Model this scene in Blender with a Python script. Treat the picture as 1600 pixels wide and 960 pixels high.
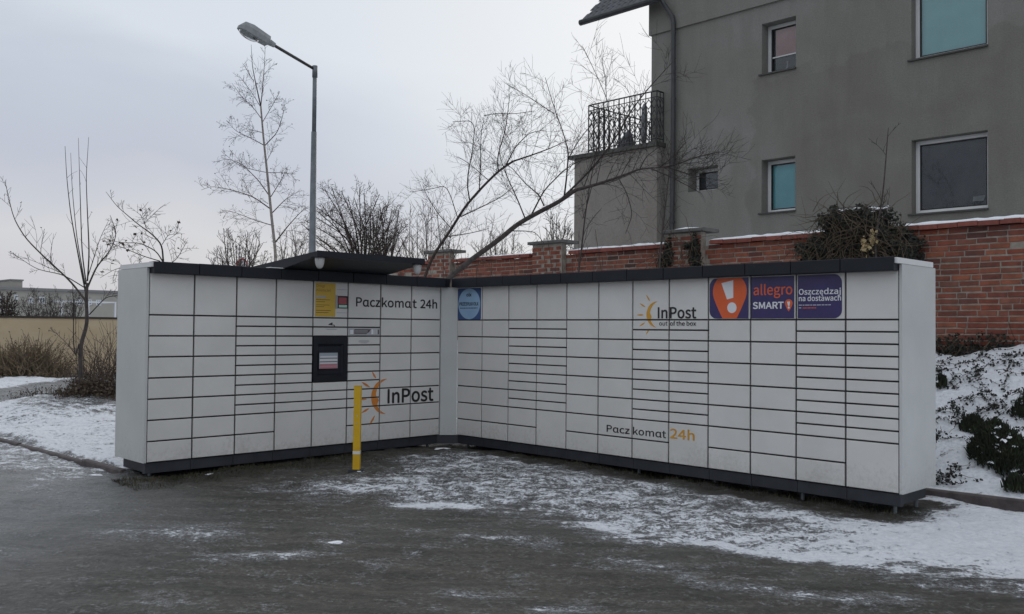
import bpy, bmesh, math, random, os
import numpy as np
from mathutils import Vector, Matrix

for o in list(bpy.data.objects):
    bpy.data.objects.remove(o)
S = bpy.context.scene
COL = S.collection

# ------------------------------------------------------------------ camera
CAM = np.array([8.8837, -7.7583, 1.3606])
FPX = 1430.87            # focal length in pixels of a 1600 px wide frame
YAW, PITCH, ROLL = 0.7932, 0.0241, 0.0090
_F = np.array([-math.sin(YAW) * math.cos(PITCH), math.cos(YAW) * math.cos(PITCH), math.sin(PITCH)])
_R0 = np.array([math.cos(YAW), math.sin(YAW), 0.0])
_U0 = np.cross(_R0, _F)
_R = math.cos(ROLL) * _R0 + math.sin(ROLL) * _U0
_U = -math.sin(ROLL) * _R0 + math.cos(ROLL) * _U0
cd = bpy.data.cameras.new('camera')
cam = bpy.data.objects.new('camera', cd)
COL.objects.link(cam)
cam.matrix_world = Matrix(((_R[0], _U[0], -_F[0], CAM[0]), (_R[1], _U[1], -_F[1], CAM[1]),
                           (_R[2], _U[2], -_F[2], CAM[2]), (0, 0, 0, 1)))
cd.sensor_width = 36.0
cd.lens = FPX / 1600 * 36
cd.clip_start = 0.05
cd.clip_end = 3000
S.camera = cam


def ray(px, py):
    return _F + _R * (px - 800) / FPX + _U * (480 - py) / FPX


def spot(px, py, ax, val):                 # point of the photograph on a world plane
    d = ray(px, py)
    i = 'xyz'.index(ax)
    return CAM + d * (val - CAM[i]) / d[i]


def at(px, py, dep):                       # point of the photograph at a distance
    return CAM + ray(px, py) * dep


# ------------------------------------------------------------------ sky, sun, exposure
SUN_EL, SUN_AZ = math.radians(24), math.radians(122)     # azimuth counted from +X towards +Y
world = bpy.data.worlds.new('World')
S.world = world
world.use_nodes = True
wt = world.node_tree
wt.nodes.clear()


def wn(t, **k):
    n = wt.nodes.new(t)
    for a, b in k.items():
        setattr(n, a, b)
    return n


wl = wt.links.new
out = wn('ShaderNodeOutputWorld')
sky = wn('ShaderNodeTexSky', sky_type='NISHITA', sun_disc=False)
sky.sun_elevation = SUN_EL
sky.sun_rotation = math.pi / 2 - SUN_AZ
sky.air_density = 1.0
sky.dust_density = 1.0
bg_sky = wn('ShaderNodeBackground')
bg_sky.inputs['Strength'].default_value = 0.09
wl(sky.outputs[0], bg_sky.inputs[0])
tc = wn('ShaderNodeTexCoord')
mp = wn('ShaderNodeMapping')
mp.inputs['Scale'].default_value = (1, 1, 3.4)
mp.inputs['Location'].default_value = (3.1, 1.7, 0.35)
wl(tc.outputs['Generated'], mp.inputs['Vector'])
nz = wn('ShaderNodeTexNoise')
nz.inputs['Scale'].default_value = 1.35
nz.inputs['Detail'].default_value = 5
nz.inputs['Roughness'].default_value = 0.5
nz.inputs['Distortion'].default_value = 0.35
wl(mp.outputs[0], nz.inputs['Vector'])
sx_ = wn('ShaderNodeSeparateXYZ')
wl(tc.outputs['Generated'], sx_.inputs[0])
ad = wn('ShaderNodeMath', operation='MULTIPLY_ADD')      # layers of cloud, ragged by the noise
wl(nz.outputs[0], ad.inputs[0])
ad.inputs[1].default_value = 0.30
wl(sx_.outputs['Z'], ad.inputs[2])
rp = wn('ShaderNodeValToRGB')
e = rp.color_ramp.elements
while len(e) < 6:
    e.new(0.5)
for q, (p_, c_) in zip(e, ((0.12, (0.60, 0.60, 0.67)), (0.235, (0.69, 0.69, 0.73)), (0.30, (0.56, 0.59, 0.68)), (0.365, (0.60, 0.65, 0.74)),
                           (0.45, (0.755, 0.805, 0.875)), (0.9, (0.80, 0.84, 0.90)))):
    q.position, q.color = p_, (*c_, 1)
wl(ad.outputs[0], rp.inputs[0])
sd = (math.cos(SUN_EL) * math.cos(SUN_AZ), math.cos(SUN_EL) * math.sin(SUN_AZ), math.sin(SUN_EL))
dt = wn('ShaderNodeVectorMath', operation='DOT_PRODUCT')
wl(tc.outputs['Generated'], dt.inputs[0])
dt.inputs[1].default_value = sd
mr = wn('ShaderNodeMapRange', interpolation_type='SMOOTHSTEP')
mr.inputs['From Min'].default_value = 0.86
mr.inputs['From Max'].default_value = 1.0
mr.inputs['To Max'].default_value = 0.7
wl(dt.outputs['Value'], mr.inputs['Value'])
mx = wn('ShaderNodeMixRGB', blend_type='MIX')
mx.inputs[2].default_value = (0.84, 0.875, 0.91, 1)
wl(mr.outputs[0], mx.inputs[0])
wl(rp.outputs[0], mx.inputs[1])
bg_cl = wn('ShaderNodeBackground')
bg_cl.inputs['Strength'].default_value = 0.955
wl(mx.outputs[0], bg_cl.inputs[0])
ms = wn('ShaderNodeMixShader')
ms.inputs[0].default_value = 0.9
wl(bg_sky.outputs[0], ms.inputs[1])
wl(bg_cl.outputs[0], ms.inputs[2])
wl(ms.outputs[0], out.inputs[0])

sl = bpy.data.lights.new('sun', 'SUN')
sl.energy = 0.6
sl.angle = math.radians(25)
sl.color = (1.0, 0.96, 0.9)
sun = bpy.data.objects.new('sun', sl)
COL.objects.link(sun)
sun.rotation_euler = Vector(sd).to_track_quat('Z', 'Y').to_euler()
S.view_settings.view_transform = 'Standard'
S.view_settings.look = 'None'
S.view_settings.exposure = 0.0
S.view_settings.gamma = 1.0
S.view_settings.use_curve_mapping = False
S.render.engine = 'CYCLES'

# ------------------------------------------------------------------ materials
MATS = {}


def nmat(name):
    m = bpy.data.materials.new(name)
    m.use_nodes = True
    t = m.node_tree
    b = t.nodes['Principled BSDF']
    MATS[name] = m
    return m, t, b


def node(t, typ, **k):
    n = t.nodes.new(typ)
    for a, b in k.items():
        setattr(n, a, b)
    return n


def noise(t, scale, detail=4, rough=0.55, vec=None, dist=0.0):
    n = node(t, 'ShaderNodeTexNoise')
    n.inputs['Scale'].default_value = scale
    n.inputs['Detail'].default_value = detail
    n.inputs['Roughness'].default_value = rough
    n.inputs['Distortion'].default_value = dist
    if vec is not None:
        t.links.new(vec, n.inputs['Vector'])
    return n


def ramp(t, src, stops):
    r = node(t, 'ShaderNodeValToRGB')
    el = r.color_ramp.elements
    while len(el) < len(stops):
        el.new(0.5)
    for q, (p, c) in zip(el, stops):
        q.position = p
        q.color = (*c, 1) if len(c) == 3 else c
    t.links.new(src, r.inputs[0])
    return r


def math_n(t, op, a, b=None):
    n = node(t, 'ShaderNodeMath', operation=op)
    for i, v in enumerate((a, b)):
        if v is None:
            continue
        if isinstance(v, (int, float)):
            n.inputs[i].default_value = v
        else:
            t.links.new(v, n.inputs[i])
    return n.outputs[0]


def mat(name, c1, c2=None, scale=6.0, rough=0.6, bump=0.0, bscale=60.0, metal=0.0, spec=0.5,
        coord='Object', lo=0.35, hi=0.65, objvar=0.0, stretch=None, islevar=False):
    m, t, b = nmat(name)
    c2 = c2 or c1
    tcn = node(t, 'ShaderNodeTexCoord')
    if coord == 'World':
        vec = node(t, 'ShaderNodeNewGeometry').outputs['Position']
    else:
        vec = tcn.outputs[coord]
    if stretch:
        mpn = node(t, 'ShaderNodeMapping')
        mpn.inputs['Scale'].default_value = stretch
        t.links.new(vec, mpn.inputs[0])
        vec = mpn.outputs[0]
    n = noise(t, scale, 5, 0.6, vec)
    r = ramp(t, n.outputs[0], [(lo, c1), (hi, c2)])
    col = r.outputs[0]
    if objvar or islevar:
        hs = node(t, 'ShaderNodeHueSaturation')
        if islevar:
            rnd = node(t, 'ShaderNodeNewGeometry').outputs['Random Per Island']
        else:
            rnd = node(t, 'ShaderNodeObjectInfo').outputs['Random']
        v = math_n(t, 'MULTIPLY_ADD', rnd, 2 * (objvar or 0.3))
        v.node.inputs[2].default_value = 1 - (objvar or 0.3)
        t.links.new(v, hs.inputs['Value'])
        t.links.new(col, hs.inputs['Color'])
        col = hs.outputs[0]
    t.links.new(col, b.inputs['Base Color'])
    b.inputs['Roughness'].default_value = rough
    b.inputs['Metallic'].default_value = metal
    b.inputs['Specular IOR Level'].default_value = spec
    if bump:
        nb = noise(t, bscale, 4, 0.6, vec)
        bp = node(t, 'ShaderNodeBump')
        bp.inputs['Strength'].default_value = bump
        bp.inputs['Distance'].default_value = 0.01
        t.links.new(nb.outputs[0], bp.inputs['Height'])
        t.links.new(bp.outputs[0], b.inputs['Normal'])
    return m


mat('door_paint', (0.645, 0.635, 0.612), (0.70, 0.69, 0.667), 2.2, 0.42, 0.05, 700, coord='World', objvar=0.018)
def splashes(name, zlo, zhi):
    """mud splashed up from the ground: specks with shapes of their own"""
    m = MATS[name]
    t = m.node_tree
    b = t.nodes['Principled BSDF']
    src = b.inputs['Base Color'].links[0].from_socket
    pos = node(t, 'ShaderNodeNewGeometry').outputs['Position']
    sp = node(t, 'ShaderNodeSeparateXYZ')
    t.links.new(pos, sp.inputs[0])
    n1 = noise(t, 26, 5, 0.7, pos)
    n2 = noise(t, 2.3, 3, 0.6, pos)
    mrn = node(t, 'ShaderNodeMapRange')
    mrn.inputs['From Min'].default_value = zlo
    mrn.inputs['From Max'].default_value = zhi
    mrn.inputs['To Min'].default_value = 0.16
    mrn.inputs['To Max'].default_value = -0.06
    t.links.new(sp.outputs['Z'], mrn.inputs['Value'])
    v = math_n(t, 'ADD', math_n(t, 'ADD', math_n(t, 'MULTIPLY', n1.outputs[0], 0.6), math_n(t, 'MULTIPLY', n2.outputs[0], 0.4)), mrn.outputs[0])
    r = ramp(t, v, [(0.58, (0, 0, 0)), (0.76, (0.30, 0.30, 0.30))])
    mx_ = node(t, 'ShaderNodeMixRGB')
    t.links.new(r.outputs[0], mx_.inputs[0])
    t.links.new(src, mx_.inputs[1])
    mx_.inputs[2].default_value = (0.25, 0.23, 0.20, 1)
    t.links.new(mx_.outputs[0], b.inputs['Base Color'])


splashes('door_paint', 0.0, 0.38)
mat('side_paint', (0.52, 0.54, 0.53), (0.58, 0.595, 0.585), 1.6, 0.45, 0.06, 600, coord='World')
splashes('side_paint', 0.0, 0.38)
mat('cap_paint', (0.70, 0.71, 0.71), (0.76, 0.77, 0.77), 3, 0.4)
mat('anthracite', (0.007, 0.009, 0.014), (0.012, 0.015, 0.022), 3, 0.5, 0.04, 400, objvar=0.10, spec=0.3)
mat('carcass', (0.015, 0.016, 0.018), (0.02, 0.021, 0.023), 3, 0.7)
mat('plinth', (0.020, 0.023, 0.031), (0.034, 0.038, 0.048), 5, 0.55, 0.05, 200, coord='World')
mat('print_black', (0.008, 0.008, 0.010), rough=0.4)
mat('print_amber', (0.62, 0.30, 0.022), (0.66, 0.34, 0.03), rough=0.4)
mat('print_orange', (0.60, 0.20, 0.03), (0.66, 0.24, 0.035), rough=0.4)
mat('print_navy', (0.028, 0.020, 0.10), (0.036, 0.026, 0.13), rough=0.35)
mat('print_red', (0.70, 0.105, 0.022), (0.74, 0.125, 0.03), rough=0.4)
mat('print_white', (0.76, 0.76, 0.80), rough=0.4)
mat('print_pale', (0.48, 0.47, 0.60), rough=0.4)
mat('print_blue', (0.035, 0.075, 0.21), (0.045, 0.10, 0.26), rough=0.4)
mat('print_sky', (0.26, 0.42, 0.62), (0.33, 0.50, 0.70), 3, rough=0.4)
mat('print_yellow', (0.62, 0.40, 0.045), (0.66, 0.43, 0.055), rough=0.45)
mat('print_grey', (0.42, 0.43, 0.45), rough=0.5)
mat('print_umber', (0.22, 0.13, 0.04), rough=0.5)
mat('screen_glass', (0.10, 0.11, 0.13), rough=0.12)
for nm, c in (('screen_grey', (0.24, 0.28, 0.32)), ('screen_white', (0.46, 0.47, 0.50)),
              ('screen_pink', (0.36, 0.15, 0.18)), ('screen_dark', (0.10, 0.09, 0.10)),
              ('screen_green', (0.30, 0.46, 0.40)), ('screen_maroon', (0.24, 0.06, 0.07))):
    m, t, b = nmat(nm)
    b.inputs['Base Color'].default_value = (*c, 1)
    b.inputs['Roughness'].default_value = 0.15
    b.inputs['Emission Color'].default_value = (*c, 1)
    b.inputs['Emission Strength'].default_value = 0.12
mat('lamp_lens', (0.46, 0.46, 0.45), (0.54, 0.54, 0.53), rough=0.25)
mat('bollard_yellow', (0.56, 0.32, 0.004), (0.66, 0.40, 0.008), 7, 0.42, 0.06, 120, lo=0.25, hi=0.6)
mat('bollard_chip', (0.62, 0.55, 0.35), (0.4, 0.36, 0.26), 40, 0.6)
mat('band_silver', (0.66, 0.66, 0.62), rough=0.3)
mat('galvanised', (0.13, 0.148, 0.16), (0.18, 0.20, 0.215), 9, 0.5, 0.05, 80, metal=0.35)
mat('lamp_body', (0.24, 0.26, 0.27), (0.30, 0.32, 0.33), 9, 0.5)
mat('sign_red', (0.55, 0.03, 0.03), rough=0.4)
mat('sign_white', (0.75, 0.75, 0.76), rough=0.4)
mat('pvc_white', (0.70, 0.72, 0.72), (0.76, 0.77, 0.77), 4, 0.35)
mat('pvc_dark', (0.02, 0.02, 0.02), rough=0.5)
mat('blind_cyan', (0.44, 0.78, 0.82), (0.48, 0.83, 0.87), 3, 0.8)
mat('blind_teal', (0.17, 0.56, 0.64), (0.20, 0.62, 0.70), 3, 0.8)
mat('blind_rose', (0.50, 0.26, 0.25), (0.56, 0.32, 0.31), 3, 0.8)
mat('room_dark', (0.045, 0.052, 0.065), (0.07, 0.08, 0.095), 2, 0.9)
mat('metal_dark', (0.025, 0.027, 0.03), (0.045, 0.047, 0.05), 8, 0.5, metal=0.3)
mat('pipe_dark', (0.035, 0.037, 0.04), (0.055, 0.057, 0.06), 3, 0.45)
mat('sill_dark', (0.05, 0.05, 0.045), (0.07, 0.07, 0.06), 5, 0.5)
mat('snow', (0.80, 0.83, 0.88), (0.88, 0.90, 0.93), 7, 0.7, 0.25, 40, coord='World')
mat('coping_red', (0.17, 0.045, 0.032), (0.25, 0.072, 0.05), 12, 0.75, 0.2, 60, objvar=0.2)
mat('cap_concrete', (0.11, 0.11, 0.105), (0.17, 0.165, 0.155), 8, 0.85, 0.3, 60)
mat('kerbstone', (0.06, 0.05, 0.048), (0.12, 0.10, 0.095), 8, 0.85, 0.4, 70, objvar=0.1, coord='World')
mat('tan_paint', (0.58, 0.46, 0.30), (0.66, 0.54, 0.37), 0.7, 0.85, 0.05, 60, coord='World', stretch=(1, 1, 2))
mat('tan_cap', (0.05, 0.04, 0.035), rough=0.8)
mat('far_plaster', (0.30, 0.29, 0.26), (0.36, 0.345, 0.31), 0.3, 0.9, coord='World')
mat('far_roof', (0.20, 0.20, 0.20), rough=0.9)
mat('far_glass', (0.10, 0.12, 0.15), rough=0.3)
mat('far_white', (0.60, 0.62, 0.64), rough=0.6)
mat('bark_dark', (0.035, 0.026, 0.022), (0.075, 0.056, 0.045), 14, 0.9, 0.5, 50)
mat('bark_grey', (0.050, 0.041, 0.038), (0.10, 0.082, 0.073), 14, 0.9, 0.5, 50)
mat('bark_birch', (0.20, 0.17, 0.15), (0.36, 0.32, 0.29), 9, 0.85, 0.3, 50, stretch=(1, 1, 5))
mat('twig_red', (0.065, 0.045, 0.037), (0.105, 0.072, 0.058), 6, 0.9)
mat('twig_grey', (0.030, 0.024, 0.023), (0.055, 0.043, 0.040), 6, 0.9)
mat('twig_birch', (0.06, 0.045, 0.042), (0.10, 0.075, 0.068), 6, 0.9)
mat('leaf_dry', (0.055, 0.040, 0.028), (0.11, 0.080, 0.052), 9, 0.8, islevar=True)
mat('leaf_pale', (0.38, 0.28, 0.14), (0.50, 0.40, 0.22), 9, 0.8, islevar=True)
mat('leaf_ivy', (0.010, 0.013, 0.009), (0.026, 0.030, 0.018), 7, 0.75, islevar=True)
mat('leaf_juniper', (0.012, 0.018, 0.009), (0.032, 0.040, 0.018), 5, 0.85, islevar=True)
mat('grass_dry', (0.15, 0.115, 0.075), (0.25, 0.195, 0.13), 2, 0.9, islevar=True)
mat('grass_green', (0.026, 0.028, 0.014), (0.075, 0.062, 0.036), 5, 0.8, islevar=True)
mat('moss_dark', (0.035, 0.038, 0.016), (0.06, 0.06, 0.03), 9, 0.95)
mat('cover_grey', (0.10, 0.105, 0.12), (0.15, 0.155, 0.17), 8, 0.8, 0.2, 30)
mat('cover_pale', (0.24, 0.25, 0.27), (0.32, 0.33, 0.35), 8, 0.8, 0.2, 30)
mat('roof_tile', (0.055, 0.058, 0.066), (0.10, 0.105, 0.115), 8, 0.7, 0.1, 40, objvar=0.2)
mat('mortar', (0.25, 0.22, 0.185), (0.38, 0.34, 0.29), 10, 0.95, 0.5, 60, coord='World')

# brick: each brick its own tone, whether an object of its own or an island of one mesh
m, t, b = nmat('brick')
oi = node(t, 'ShaderNodeObjectInfo').outputs['Random']
ge = node(t, 'ShaderNodeNewGeometry')
s = math_n(t, 'FRACT', math_n(t, 'ADD', oi, ge.outputs['Random Per Island']))
r = ramp(t, s, [(0.0, (0.085, 0.040, 0.034)), (0.08, (0.19, 0.062, 0.044)), (0.35, (0.25, 0.072, 0.045)),
                (0.6, (0.285, 0.082, 0.049)), (0.88, (0.325, 0.108, 0.06)), (1.0, (0.25, 0.10, 0.07))])
n = noise(t, 9, 6, 0.65, ge.outputs['Position'])
mxn = node(t, 'ShaderNodeMixRGB', blend_type='MULTIPLY')
mxn.inputs[0].default_value = 0.75
t.links.new(r.outputs[0], mxn.inputs[1])
r2 = ramp(t, n.outputs[0], [(0.3, (0.45, 0.42, 0.42)), (0.62, (1.1, 1.08, 1.05))])
t.links.new(r2.outputs[0], mxn.inputs[2])
n3 = noise(t, 1.1, 5, 0.6, ge.outputs['Position'])        # lime and soot stains with their own shapes
r3 = ramp(t, n3.outputs[0], [(0.52, (0, 0, 0)), (0.72, (0.5, 0.5, 0.5))])
mx2 = node(t, 'ShaderNodeMixRGB')
t.links.new(r3.outputs[0], mx2.inputs[0])
t.links.new(mxn.outputs[0], mx2.inputs[1])
mx2.inputs[2].default_value = (0.10, 0.085, 0.075, 1)
t.links.new(mx2.outputs[0], b.inputs['Base Color'])
b.inputs['Roughness'].default_value = 0.85
nb = noise(t, 55, 4, 0.65, ge.outputs['Position'])
bp = node(t, 'ShaderNodeBump')
bp.inputs['Strength'].default_value = 0.6
bp.inputs['Distance'].default_value = 0.008
t.links.new(nb.outputs[0], bp.inputs['Height'])
t.links.new(bp.outputs[0], b.inputs['Normal'])

# stucco of the house: patched grey render
def stucco(name, k=1.0, tint=(1, 1, 1)):
    m, t, b = nmat(name)
    pos = node(t, 'ShaderNodeNewGeometry').outputs['Position']
    a = noise(t, 0.55, 6, 0.6, pos, 0.6)
    r = ramp(t, a.outputs[0], [(0.36, tuple(k * q * w_ for q, w_ in zip((0.218, 0.211, 0.190), tint))),
                               (0.50, tuple(k * q * w_ for q, w_ in zip((0.236, 0.230, 0.210), tint))),
                               (0.66, tuple(k * q * w_ for q, w_ in zip((0.262, 0.259, 0.244), tint)))])
    mpn = node(t, 'ShaderNodeMapping')
    mpn.inputs['Scale'].default_value = (1.8, 1.8, 0.35)
    t.links.new(pos, mpn.inputs[0])
    st = noise(t, 1.4, 5, 0.65, mpn.outputs[0])
    r2 = ramp(t, st.outputs[0], [(0.42, (1, 1, 1)), (0.80, (0.80, 0.79, 0.77))])
    mu = node(t, 'ShaderNodeMixRGB', blend_type='MULTIPLY')
    mu.inputs[0].default_value = 0.8
    t.links.new(r.outputs[0], mu.inputs[1])
    t.links.new(r2.outputs[0], mu.inputs[2])
    sp = node(t, 'ShaderNodeSeparateXYZ')
    t.links.new(pos, sp.inputs[0])
    wob = noise(t, 1.1, 5, 0.6, pos)
    wv = math_n(t, 'MULTIPLY', math_n(t, 'SUBTRACT', wob.outputs[0], 0.5), 1.5)
    pm = math_n(t, 'MULTIPLY', ramp(t, math_n(t, 'ADD', sp.outputs['X'], math_n(t, 'ADD', wv, 2.2)), [(0.47, (0, 0, 0)), (0.53, (1, 1, 1))]).outputs[0],
                ramp(t, math_n(t, 'SUBTRACT', 7.4, math_n(t, 'ADD', sp.outputs['Z'], wv)), [(0.47, (0, 0, 0)), (0.56, (1, 1, 1))]).outputs[0])
    pt = node(t, 'ShaderNodeMixRGB', blend_type='MULTIPLY')      # later coat of render over part of the wall
    t.links.new(pm, pt.inputs[0])
    t.links.new(mu.outputs[0], pt.inputs[1])
    pt.inputs[2].default_value = (0.89, 0.89, 0.87, 1)
    mu = pt
    fi = noise(t, 38, 5, 0.7, pos)
    r3 = ramp(t, fi.outputs[0], [(0.3, (0.78, 0.78, 0.78)), (0.7, (1.12, 1.12, 1.12))])
    mu2 = node(t, 'ShaderNodeMixRGB', blend_type='MULTIPLY')
    mu2.inputs[0].default_value = 1
    t.links.new(mu.outputs[0], mu2.inputs[1])
    t.links.new(r3.outputs[0], mu2.inputs[2])
    t.links.new(mu2.outputs[0], b.inputs['Base Color'])
    b.inputs['Roughness'].default_value = 0.95
    bpn = node(t, 'ShaderNodeBump')
    bpn.inputs['Strength'].default_value = 0.5
    bpn.inputs['Distance'].default_value = 0.012
    t.links.new(fi.outputs[0], bpn.inputs['Height'])
    t.links.new(bpn.outputs[0], b.inputs['Normal'])


stucco('stucco')
stucco('stucco_annex', 1.0, (1.12, 1.06, 1.05))

# window glass: mostly clear with a reflection
m, t, b = nmat('pane_glass')
t.nodes.remove(b)
tr = node(t, 'ShaderNodeBsdfTransparent')
tr.inputs[0].default_value = (0.94, 0.96, 0.96, 1)
gl = node(t, 'ShaderNodeBsdfGlossy')
gl.inputs['Roughness'].default_value = 0.03
mxs = node(t, 'ShaderNodeMixShader')
lw = node(t, 'ShaderNodeFresnel')
lw.inputs[0].default_value = 1.5
t.links.new(lw.outputs[0], mxs.inputs[0])
t.links.new(tr.outputs[0], mxs.inputs[1])
t.links.new(gl.outputs[0], mxs.inputs[2])
t.links.new(mxs.outputs[0], t.nodes['Material Output'].inputs[0])


# ground: mud, slush, snow and ice read from attributes of the sheet
m, t, b = nmat('ground')
pos = node(t, 'ShaderNodeNewGeometry').outputs['Position']
an = node(t, 'ShaderNodeAttribute', attribute_name='snow').outputs['Fac']
ai = node(t, 'ShaderNodeAttribute', attribute_name='ice').outputs['Fac']
ag = node(t, 'ShaderNodeAttribute', attribute_name='moss_shade').outputs['Fac']
mpn = node(t, 'ShaderNodeMapping')                       # drag of the tyres, along the drive
mpn.vector_type = 'TEXTURE'
mpn.inputs['Rotation'].default_value = (0, 0, math.radians(43))
mpn.inputs['Scale'].default_value = (1.15, 1.0, 1.0)
t.links.new(pos, mpn.inputs[0])
na = noise(t, 2.6, 6, 0.62, mpn.outputs[0], 0.3)
nb_ = noise(t, 8.5, 5, 0.65, mpn.outputs[0], 0.2)
nc = noise(t, 48, 5, 0.75, pos)
nd = noise(t, 24, 5, 0.7, mpn.outputs[0], 0.15)
mps = node(t, 'ShaderNodeMapping', vector_type='TEXTURE')
mps.inputs['Rotation'].default_value = (0, 0, math.radians(40))
mps.inputs['Scale'].default_value = (6.0, 1.0, 1.0)
t.links.new(pos, mps.inputs[0])
ns = noise(t, 6.5, 5, 0.62, mps.outputs[0], 0.25)         # long smears of the tyres
mixn = math_n(t, 'ADD', math_n(t, 'ADD', math_n(t, 'MULTIPLY', na.outputs[0], 0.25), math_n(t, 'MULTIPLY', ns.outputs[0], 0.35)),
              math_n(t, 'ADD', math_n(t, 'MULTIPLY', nb_.outputs[0], 0.55),
                     math_n(t, 'ADD', math_n(t, 'MULTIPLY', nd.outputs[0], 0.50), math_n(t, 'MULTIPLY', nc.outputs[0], 0.60))))
v = math_n(t, 'ADD', math_n(t, 'MULTIPLY', math_n(t, 'SUBTRACT', mixn, 1.125), 2.0), an)
slush = ramp(t, v, [(0.22, (0, 0, 0)), (0.52, (1, 1, 1))])
snowm = ramp(t, v, [(0.45, (0, 0, 0)), (0.63, (1, 1, 1))])
mud = ramp(t, nd.outputs[0], [(0.30, (0.033, 0.030, 0.024)), (0.50, (0.056, 0.052, 0.042)), (0.72, (0.100, 0.095, 0.082))])
mudl = ramp(t, ns.outputs[0], [(0.34, (0.62, 0.62, 0.62)), (0.66, (1.38, 1.37, 1.33))])
mm = node(t, 'ShaderNodeMixRGB', blend_type='MULTIPLY')
mm.inputs[0].default_value = 1
t.links.new(mud.outputs[0], mm.inputs[1])
t.links.new(mudl.outputs[0], mm.inputs[2])
grit = ramp(t, nc.outputs[0], [(0.33, (0.58, 0.58, 0.58)), (0.68, (1.42, 1.42, 1.40))])
mg = node(t, 'ShaderNodeMixRGB', blend_type='MULTIPLY')
mg.inputs[0].default_value = 1
t.links.new(mm.outputs[0], mg.inputs[1])
t.links.new(grit.outputs[0], mg.inputs[2])
c1 = node(t, 'ShaderNodeMixRGB')
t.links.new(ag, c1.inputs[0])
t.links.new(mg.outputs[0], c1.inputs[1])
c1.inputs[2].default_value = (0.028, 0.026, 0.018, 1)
ci = node(t, 'ShaderNodeMixRGB')                         # grey old ice
t.links.new(math_n(t, 'MULTIPLY', ai, 0.6), ci.inputs[0])
t.links.new(c1.outputs[0], ci.inputs[1])
ci.inputs[2].default_value = (0.21, 0.215, 0.215, 1)
c2 = node(t, 'ShaderNodeMixRGB')
t.links.new(math_n(t, 'MULTIPLY', slush.outputs[0], 0.55), c2.inputs[0])
t.links.new(ci.outputs[0], c2.inputs[1])
c2.inputs[2].default_value = (0.34, 0.35, 0.37, 1)
c3 = node(t, 'ShaderNodeMixRGB')
t.links.new(snowm.outputs[0], c3.inputs[0])
t.links.new(c2.outputs[0], c3.inputs[1])
sn = ramp(t, nd.outputs[0], [(0.3, (0.68, 0.71, 0.77)), (0.6, (0.87, 0.895, 0.93))])
t.links.new(sn.outputs[0], c3.inputs[2])
t.links.new(c3.outputs[0], b.inputs['Base Color'])
rg = node(t, 'ShaderNodeMapRange')
rg.inputs['From Min'].default_value = 0.3
rg.inputs['From Max'].default_value = 0.7
rg.inputs['To Min'].default_value = 0.42
rg.inputs['To Max'].default_value = 0.8
t.links.new(nb_.outputs[0], rg.inputs['Value'])
ri = math_n(t, 'SUBTRACT', rg.outputs[0], math_n(t, 'MULTIPLY', ai, 0.26))
rs = math_n(t, 'MAXIMUM', ri, math_n(t, 'MULTIPLY', snowm.outputs[0], 0.75))
t.links.new(rs, b.inputs['Roughness'])
hh = math_n(t, 'ADD', math_n(t, 'MULTIPLY', snowm.outputs[0], 1.0),
            math_n(t, 'ADD', math_n(t, 'MULTIPLY', nc.outputs[0], 0.55), math_n(t, 'ADD', math_n(t, 'MULTIPLY', nb_.outputs[0], 1.0), math_n(t, 'MULTIPLY', nd.outputs[0], 1.3))))
bp = node(t, 'ShaderNodeBump')
bp.inputs['Strength'].default_value = 0.9
bp.inputs['Distance'].default_value = 0.026
t.links.new(hh, bp.inputs['Height'])
t.links.new(bp.outputs[0], b.inputs['Normal'])


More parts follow.
